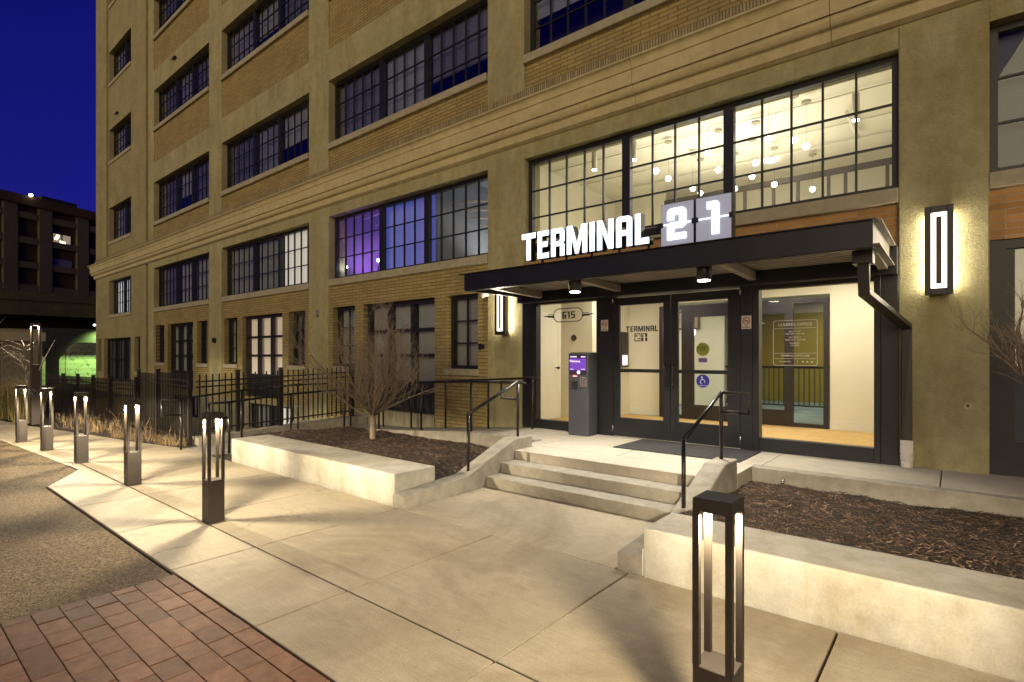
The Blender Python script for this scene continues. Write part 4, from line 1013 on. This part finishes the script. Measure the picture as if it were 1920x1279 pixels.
# ------------------------------------------------------------------ bollards and tall lamp
def lantern(root,h,base_h,s,power,dark=False):
    a=s/2; p=.026
    m=MB(); m.box(-a,a,-a,a,-.01,base_h); m.build('base',M['bolmetal'],root,bevel=.003,seg=1)
    m=MB(); m.box(-a,a,-a,a,h-.055,h); m.build('cap',M['bolmetal'],root,bevel=.003,seg=1)
    for sx_ in (-1,1):
        for sy_ in (-1,1):
            x0=sx_*a; x1=sx_*(a-p); y0=sy_*a; y1=sy_*(a-p)
            MB().box(min(x0,x1),max(x0,x1),min(y0,y1),max(y0,y1),base_h,h-.055).build('post',M['bolmetal'],root)
    MB().box(-.04,.04,-.04,.04,h-.0565,h-.0552).build('led',M['led'],root)
    l=lamp('led_lamp','SPOT',(0,0,h-.068),power,(1,.86,.62),root,.012,(0,0,-1),R(172),.2)
    ld=l.data; ld.use_nodes=True; lt=ld.node_tree; em=lt.nodes['Emission']      # wide batwing distribution of the luminaire
    tc=N(lt,'ShaderNodeTexCoord'); sp=N(lt,'ShaderNodeSeparateXYZ'); lt.links.new(tc.outputs['Normal'],sp.inputs[0])
    ab=N(lt,'ShaderNodeMath',operation='ABSOLUTE'); lt.links.new(sp.outputs[2],ab.inputs[0])
    mx_=N(lt,'ShaderNodeMath',operation='MAXIMUM'); lt.links.new(ab.outputs[0],mx_.inputs[0]); mx_.inputs[1].default_value=.22
    pw=N(lt,'ShaderNodeMath',operation='POWER'); lt.links.new(mx_.outputs[0],pw.inputs[0]); pw.inputs[1].default_value=-1.45; lt.links.new(pw.outputs[0],em.inputs[1])
BP=[(-.745,-5.505,'nearest lit bollard at the bottom right, in front of the right bench'),(-5.78,-5.43,'lit bollard in front of the left bench'),(-8.235,-5.44,'lit bollard at the asphalt corner, just past the left bench'),(-10.55,-5.48,'third smallest lit bollard of the row, in front of the dry grass'),(-12.42,-5.57,'second smallest lit bollard of the row'),(-13.97,-5.68,'smallest and farthest lit bollard of the row')]
rootb=thing('bollard_light',BP[0][2],'bollard',(0,0,0),'lit bollards along the pavement edge')
lantern(rootb,1.09,.42,.155,68)
bol=[rootb]
for x,y,lab in BP[1:]:
    o=rootb.copy(); COL.objects.link(o); o.location=(x,y,0); o['label']=lab
    for ch in list(rootb.children):
        c2=ch.copy(); COL.objects.link(c2); c2.parent=o
rootb.location=(BP[0][0],BP[0][1],0)
t=thing('tall_column_light','tall square column light standing in the bed at the far left','column light',(-17.35,-4.93,0))
OFF[t]=Vector((0,0,0)); lantern(t,2.46,1.45,.17,60); OFF[t]=Vector((-17.35,-4.93,0))

# ------------------------------------------------------------------ handrails
def rail_thing(label,lines,posts,group='black tube handrails',r=.02):
    p0=lines[0][0]; t=thing('handrail',label,'handrail',p0,group)
    for L in lines: m=MB(); m.tube(L,r,10); m.build('rail',M['rail'],t)
    for (x,y,z0,z1) in posts: m=MB(); m.tube([(x,y,z0-.02),(x,y,z1)],r*1.0,10); m.build('post',M['rail'],t)
    return t
rail_thing('sloping black handrail on the tree side of the steps',[[(-4.72,-2.87,.925),(-4.72,-1.86,1.30),(-4.72,-1.76,1.30)],[(-4.72,-1.86,1.295),(-5.02,-1.86,1.295),(-5.02,-1.86,1.06),(-4.72,-1.86,1.06)]],[(-4.72,-2.85,.17,.93),(-4.72,-1.86,.53,1.30)])
rail_thing('sloping black handrail on the downpipe side of the steps',[[(-1.975,-2.80,.87),(-1.975,-1.76,1.265),(-1.69,-1.76,1.265),(-1.69,-1.76,1.055),(-1.975,-1.76,1.055)]],[(-1.975,-2.80,.20,.88),(-1.975,-1.76,.53,1.26)])
rail_thing('black handrail along the curb behind the tree bed',[[(-9.70,-1.20,.93),(-9.0,-1.2,1.02),(-7.56,-1.2,1.175),(-6.30,-1.2,1.235),(-5.1,-1.2,1.245)]],[(-9.70,-1.2,.12,.93),(-8.75,-1.2,.2,1.05),(-7.5,-1.2,.28,1.18),(-6.25,-1.2,.38,1.235)])
rail_thing('long black handrail close to the brick wall left of the entrance',[[(-10.2,-.22,.96),(-9.0,-.22,1.07),(-7.9,-.22,1.17),(-6.8,-.22,1.215),(-5.72,-.22,1.28),(-5.55,-.22,1.28)]],[(-9.9,-.22,.08,.98),(-8.95,-.22,.12,1.075),(-7.9,-.22,.2,1.17),(-6.75,-.22,.3,1.215),(-5.72,-.22,.385,1.28)])
rail_thing('black handrail on the fence side of the ramp',[[(-10.62,-4.35,.90),(-10.62,-4.05,.90),(-10.62,-3.0,1.0),(-10.62,-1.9,1.06),(-10.62,-1.2,1.06)],[(-10.62,-4.35,.90),(-10.62,-4.35,.62),(-10.62,-4.05,.62)]],[(-10.62,-4.05,0,.90),(-10.62,-3.0,.03,1.0),(-10.62,-1.85,.06,1.06)])
rail_thing('black handrail on the tree side of the ramp',[[(-9.70,-3.95,.86),(-9.70,-3.65,.86),(-9.70,-2.6,.94),(-9.70,-1.3,.98)],[(-9.70,-3.95,.86),(-9.70,-3.95,.6),(-9.70,-3.65,.6)]],[(-9.70,-3.62,.0,.86),(-9.70,-2.5,.10,.945),(-9.70,-1.35,.14,.98)])

# ------------------------------------------------------------------ fences
def fence(label,a,b,za,zb,h,posts,step=.115,r1=.13,r2=.23,pick=.011,bottom=.12,top_over=.0):
    a=Vector(a); b=Vector(b); L=(b-a).length; u=(b-a)/L; t=thing('picket_fence',label,'fence',(a.x,a.y,za),'black picket fences')
    def Z(s): return za+(zb-za)*s/L
    def bar(m,s0,s1,z0f,z1f,w2):
        p=a+u*s0; q=a+u*s1; n_=Vector((-u.y,u.x))*w2
        m.hexa([(p.x-n_.x,p.y-n_.y,z0f(s0)),(q.x-n_.x,q.y-n_.y,z0f(s1)),(q.x+n_.x,q.y+n_.y,z0f(s1)),(p.x+n_.x,p.y+n_.y,z0f(s0))],[(p.x-n_.x,p.y-n_.y,z1f(s0)),(q.x-n_.x,q.y-n_.y,z1f(s1)),(q.x+n_.x,q.y+n_.y,z1f(s1)),(p.x+n_.x,p.y+n_.y,z1f(s0))])
    for q in (h-r1,h-r2,bottom):
        m=MB(); bar(m,0,L,lambda s:Z(s)+q-.013,lambda s:Z(s)+q+.013,.016); m.build('rail',M['rail'],t)
    m=MB(); s=step/2
    while s<L: bar(m,s-pick,s+pick,lambda k:Z(s)+.05,lambda k:Z(s)+h-top_over,pick*.8); s+=step
    m.build('pickets',M['rail'],t)
    for s in posts:
        m=MB(); bar(m,s-.033,s+.033,lambda k:Z(s)-.06,lambda k:Z(s)+h+.04,.033); p=a+u*s
        m.box(p.x-.042,p.x+.042,p.y-.042,p.y+.042,Z(s)+h+.04,Z(s)+h+.06); m.build('post',M['rail'],t)
    return t
fence('black picket fence on the curb beside the ramp',(-10.9,-3.70),(-10.9,-.30),.16,.27,1.15,(.75,1.62,3.35))
fence('black picket fence panel with the corner post left of the ramp',(-10.9,-3.80),(-12.85,-3.72),0,0,1.33,(.03,1.95),step=.1)
fence('black picket gate section in front of the far bay',(-12.9,-3.72),(-14.1,-3.70),0,0,1.30,(1.2,),step=.1)
fence('long low black picket fence running far along the bed',(-14.15,-3.72),(-20.3,-4.2),0,0,1.13,(.03,1.5,2.6,3.7,4.8,6.1),step=.1,pick=.012)

# ------------------------------------------------------------------ trees
def bare_tree(base,label,fork,limbs,reach,top,seed,trunk_r=.055,depth=4,spread=1.0,bias=(0,0),name='bare_tree',dens=1):
    r=random.Random(seed); t=thing(name,label,'tree',base)
    b=Vector(base); f=b+Vector((.02,0,fork))
    m=MB(); m.tube([b+Vector((0,0,-.1)),b+Vector((.0,.01,.03)),b+Vector((.015,0,fork*.5)),f,f+Vector((0,0,.06))],[trunk_r*1.4,trunk_r*1.15,trunk_r,trunk_r*1.05,trunk_r*.6],12); m.build('trunk',M['bark'],t)
    c=MB(); cnt=[0]
    def grow(p,d,L,rad,lev):
        n=5 if lev<2 else 3
        pts=[p]; rs=[rad]; q=p.copy(); dd=d.copy()
        for i in range(n):
            dd=(dd+Vector((r.gauss(0,.15),r.gauss(0,.15),r.gauss(.09,.11)))*(.9 if lev<2 else 1.4)).normalized()
            q=q+dd*L/n; pts.append(q.copy()); rs.append(rad*(1-.62*(i+1)/n))
        c.tube(pts,rs,6 if lev==0 else (5 if lev==1 else 3),cap=False); cnt[0]+=1
        if lev>=depth: return
        k=max(2,int({0:7,1:5,2:4,3:3}[lev]*dens))
        for j in range(k):
            s=.22+.78*(j+r.random()*.7)/k; i=min(n-1,int(s*n)); fr=s*n-i
            pp=pts[i].lerp(pts[i+1],min(1,fr)); ax=(pts[i+1]-pts[i]).normalized()
            side=ax.cross(Vector((r.gauss(0,1),r.gauss(0,1),r.gauss(0,1)))).normalized()
            nd=(ax*r.uniform(.75,1.1)+side*r.uniform(.45,.85)*spread+Vector((0,0,.22))).normalized()
            grow(pp,nd,L*r.uniform(.42,.62)*(1.1-.3*s),max(.0016,rs[i]*.55),lev+1)
    for i in range(limbs):
        a=2*math.pi*i/limbs+r.uniform(-.25,.25); el=r.uniform(.55,1.2) if i%3 else r.uniform(.28,.5)
        d=Vector((math.cos(a)*reach+bias[0],math.sin(a)*reach+bias[1],el*reach*1.3)).normalized()
        grow(f+Vector((0,0,r.uniform(-.06,.05))),d,top*r.uniform(.8,1.1)*(1 if i%3 else .9),trunk_r*.42,0)
    c.build('crown',M['bark'],t); return t
bare_tree((-7.72,-2.10,.2),'small vase shaped bare tree in the mulch bed left of the steps',.44,14,1.0,1.42,12,trunk_r=.05,dens=1.15)
bare_tree((.62,-1.95,.2),'bare tree at the right edge, its twigs reaching over the pillar',1.0,9,1.0,.88,5,trunk_r=.045,bias=(-.15,0),dens=.85)
# arching pale sapling at the far left and reeds
t=thing('leaning_sapling','pale thin sapling with arching bare stems at the far left','tree',(-17.9,-5.15,0))
m=MB(); m.tube([(-17.9,-5.15,0),(-17.6,-5.0,.8),(-17.1,-4.8,1.6),(-16.8,-4.66,2.05)],[.022,.018,.012,.005],7); m.build('trunk',M['birch'],t)
m=MB(); r_=random.Random(2)
m.tube([(-17.5,-5.0,.9),(-17.5,-5.15,1.5),(-17.6,-5.5,1.85),(-17.8,-5.9,1.7)],[.01,.008,.006,.003],5).tube([(-17.5,-5.0,.9),(-17.4,-4.9,1.4),(-17.8,-5.3,1.8),(-18.2,-5.7,1.6)],[.008,.006,.005,.003],5)
for k2 in range(26):
    a=r_.uniform(0,6.28); z=r_.uniform(.6,1.9); m.tube([(-17.5,-5.1,z),(-17.5+.3*math.cos(a),-5.1+.3*math.sin(a),z+.15),(-17.5+.5*math.cos(a),-5.1+.5*math.sin(a),z+.05)],[.004,.003,.001],3)
m.build('crown',M['birch'],t)
t=thing('birch_tree','white birch trunk cut by the left edge of the picture','tree',(-19.2,-5.95,0)); m=MB(); m.tube([(-19.2,-5.95,0),(-19.2,-5.93,1.2),(-19.25,-5.97,2.6)],[.09,.08,.07],10); m.build('trunk',M['birch'],t)
m=MB()
for k2 in range(14):
    a=r_.uniform(0,6.28); z=r_.uniform(1.4,2.5); m.tube([(-19.2,-5.95,z),(-19.2+.4*math.cos(a),-5.95+.4*math.sin(a),z+.4),(-19.2+.7*math.cos(a),-5.95+.7*math.sin(a),z+.9)],[.015,.01,.004],5)
m.build('crown',M['birch'],t)
blades(2600,lambda r:(r.uniform(-20.5,-17.7),r.uniform(-5.3,-4.7)),.4,1.25,chips('reed_grass',(.20,.14,.05),(.26,.22,.08),.4,1.2),'tall olive reeds at the foot of the column light',8,clump=30,lean=.35,wd=.006)

# ------------------------------------------------------------------ background at the far left
# green lit block wall with a doorway arch
gm,nt_,b_=newmat('painted_block_wall'); co2=objco(nt_); n1=noise(nt_,co2,5,6,.75)
c_=ramp(nt_,n1.outputs[0],[(.38,(.05,.06,.04)),(.46,(.50,.52,.42))]).outputs[0]; nt_.links.new(c_,b_.inputs['Base Color']); b_.inputs['Roughness'].default_value=.9
gw=thing('block_wall','rough block wall lit bright green beyond the building corner','wall',(-40,.3,0))
m=MB()
for k2 in range(9): m.box(-40,-39.7,.0,2.6,.3*k2+.012,.3*k2+.295)
m.build('courses',gm,gw); m=MB(); m.box(-39.95,-39.75,-1.4,2.6,0,2.72); m.build('backing',M['plinth'],gw)
m=MB()
for k2 in range(9): m.box(-40.0,-39.72,-1.2,-.84,.3*k2+.012,.3*k2+.295).box(-40,-39.68,-.30,-.03,.3*k2+.012,.3*k2+.295)
m.build('piers',plain('pale_pier',(.4,.42,.3),.9),gw)
la=lamp('green_flood','SPOT',(-37.6,1.5,2.9),950,(.58,1,.26),None,.1,Vector((-2.4,-.3,-1.6)),R(120),.6)
t=thing('flood_light','small green flood light above the block wall','flood light',(-37.6,1.5,2.95)); MB().box(-37.7,-37.5,1.4,1.6,2.92,3.0).build('housing',M['ink'],t); la.parent=t; la.location=(0,0,-.06)
# dark arch mass with branches in front of the green wall
t=thing('stone_archway','dark broken archway opening in front of the green lit wall','archway',(-38.5,-.3,0))
m=MB()
ar=[(-1.45,3.2),(2.6,3.2),(2.6,2.45),(.35,2.42),(.10,2.36),(-.12,2.22),(-.27,2.0),(-.36,1.75),(-.50,1.62),(-.57,1.45),(-.57,0),(-1.10,0),(-1.10,1.5),(-1.25,1.7),(-1.42,2.1)]
m.extr(ar,-38.6,-38.3,lambda q,k:(k,q[0],q[1])); m.build('arch',M['dark_in'],t)
# overpass slab above
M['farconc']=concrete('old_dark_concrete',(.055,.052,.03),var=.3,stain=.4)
t=thing('overpass','massive dark concrete overpass between the two buildings','bridge',(-44,-4,0))
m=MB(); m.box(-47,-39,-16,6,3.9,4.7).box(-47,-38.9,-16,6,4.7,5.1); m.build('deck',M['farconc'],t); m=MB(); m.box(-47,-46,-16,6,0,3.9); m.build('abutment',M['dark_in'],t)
t=thing('low_building','pale single storey block wall behind the reeds at the left edge','building',(-33,-4,0))
m=MB(); m.wall(-8.5,-2.2,0,2.9,-.15,.15,[(-4.3,-3.6,0,2.2)]); 
m.v=[(-33+v[1],v[0]-.0,v[2]) for v in m.v]; m.build('wall',M['plinth'],t); m=MB(); m.box(-33.3,-32.7,-8.6,-2.1,2.35,2.75); m.build('lintel_band',M['sill'],t); m=MB(); m.box(-33.05,-33,-4.3,-3.6,0,2.2); m.build('door',M['dark_in'],t)
# far apartment block along the view direction
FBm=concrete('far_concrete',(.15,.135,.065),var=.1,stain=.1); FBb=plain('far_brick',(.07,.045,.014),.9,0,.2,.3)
a=Vector((-40.3,-20.6+1)); 
import math as _m
def camray(px,w_):
    k=(px-960)/1014; return Vector(((-.6358+.7719*k)*w_,(.7719+.6358*k)*w_-7.72))
P0=camray(-260,44.0); P1=camray(215,63.5); L=(P1-P0).length; u=(P1-P0)/L; nrm=Vector((u.y,-u.x))
if nrm.dot(Vector((0,-7.72))-P0)<0: nrm=-nrm
fb=thing('distant_apartment_block','dark concrete framed block with one lit window far down the street','building',(P0.x,P0.y,0))
def FX(s,dn,z): q=P0+u*s+nrm*dn; return (q.x,q.y,z)
def fbox(m,s0,s1,d0,d1,z0,z1): m.hexa([FX(s0,d0,z0),FX(s1,d0,z0),FX(s1,d1,z0),FX(s0,d1,z0)],[FX(s0,d0,z1),FX(s1,d0,z1),FX(s1,d1,z1),FX(s0,d1,z1)])
H=17.9
# solve s for pixel columns
def spx(px):
    k=(px-960)/1014; D=Vector((-.6358+.7719*k,.7719+.6358*k)); C0=Vector((0,-7.72))
    # P0+u s = C0 + D t
    A=u.x*(-D.y)+D.x*u.y; rx=C0.x-P0.x; ry=C0.y-P0.y
    return (rx*(-D.y)+D.x*ry)/A
cols=[spx(p) for p in (-170,-60,16,82,152,222)]
pit=3.35
m=MB()
for s in cols: fbox(m,s-.6,s+.6,.0,.35,8.3,H-1.0)
fbox(m,-1,L+1,.0,.4,0,8.3)
for z in (15.6,13.1,10.6,8.3): 
    for s0,s1 in zip(cols[:-1],cols[1:]): fbox(m,s0+.6,s1-.6,0,.30,z,z+.65)
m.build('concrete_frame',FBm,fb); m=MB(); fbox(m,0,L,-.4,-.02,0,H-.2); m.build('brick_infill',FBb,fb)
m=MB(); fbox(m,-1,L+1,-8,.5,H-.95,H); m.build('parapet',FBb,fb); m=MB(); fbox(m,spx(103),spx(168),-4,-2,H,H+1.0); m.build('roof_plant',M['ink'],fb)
sL=[(spx(98),spx(133),1)]
z1=1.656+(668-436)*1; 
kk=(115-960)/1014; q=P0+u*spx(115); wz=(q-Vector((0,-7.72))).dot(Vector((-.6358,.7719)))
zt=1.656+(668-438)*wz/1014; zb=1.656+(668-470)*wz/1014
m=MB(); fbox(m,spx(98),spx(133),-.01,.03,zb,zt); wf=m.build('window',M['ink'],fb)
m=MB(); wds_=(spx(133)-spx(98)); r_=random.Random(8)
for i in range(2):
    fbox(m,spx(98)+wds_*(.04+.5*i),spx(98)+wds_*(.46+.5*i),.032,.04,zb+.15,zt-.15)
m.build('pane',emis('lit_far_window',(1,.75,.40),.22),wf)
m=MB()
for i in range(9):
    ss=spx(98)+wds_*r_.uniform(.08,.92); zz=r_.uniform(zb+.3,zt-.3); fbox(m,ss-.12,ss+.12,.042,.06,zz-.1,zz+.1)
m.build('lamps',emis('lit_far_lamps',(1,.85,.5),5),wf)
m=MB(); zt2=1.656+(668-487)*wz/1014; zb2=1.656+(668-500)*wz/1014; fbox(m,spx(100),spx(134),-.01,.03,zb2,zt2); m.build('window',M['shade_mid'],fb)
t=thing('roof_lamp','tiny bright lamp on the roof edge of the distant block','lamp',FX(spx(51),.2,H+.1)); q=FX(spx(51),.55,H+.12); MB().ball(q,.16,10,6).build('bulb',M['lamp_white'],t)
t=thing('wall_lamp','tiny pale lamp below the overpass beside the building corner','lamp',(-38.3,1.25,3.5)); MB().ball((-38.3,1.02,3.45),.07,10,6).build('bulb',emis('lit_far_pale',(.8,.85,1),3),t)
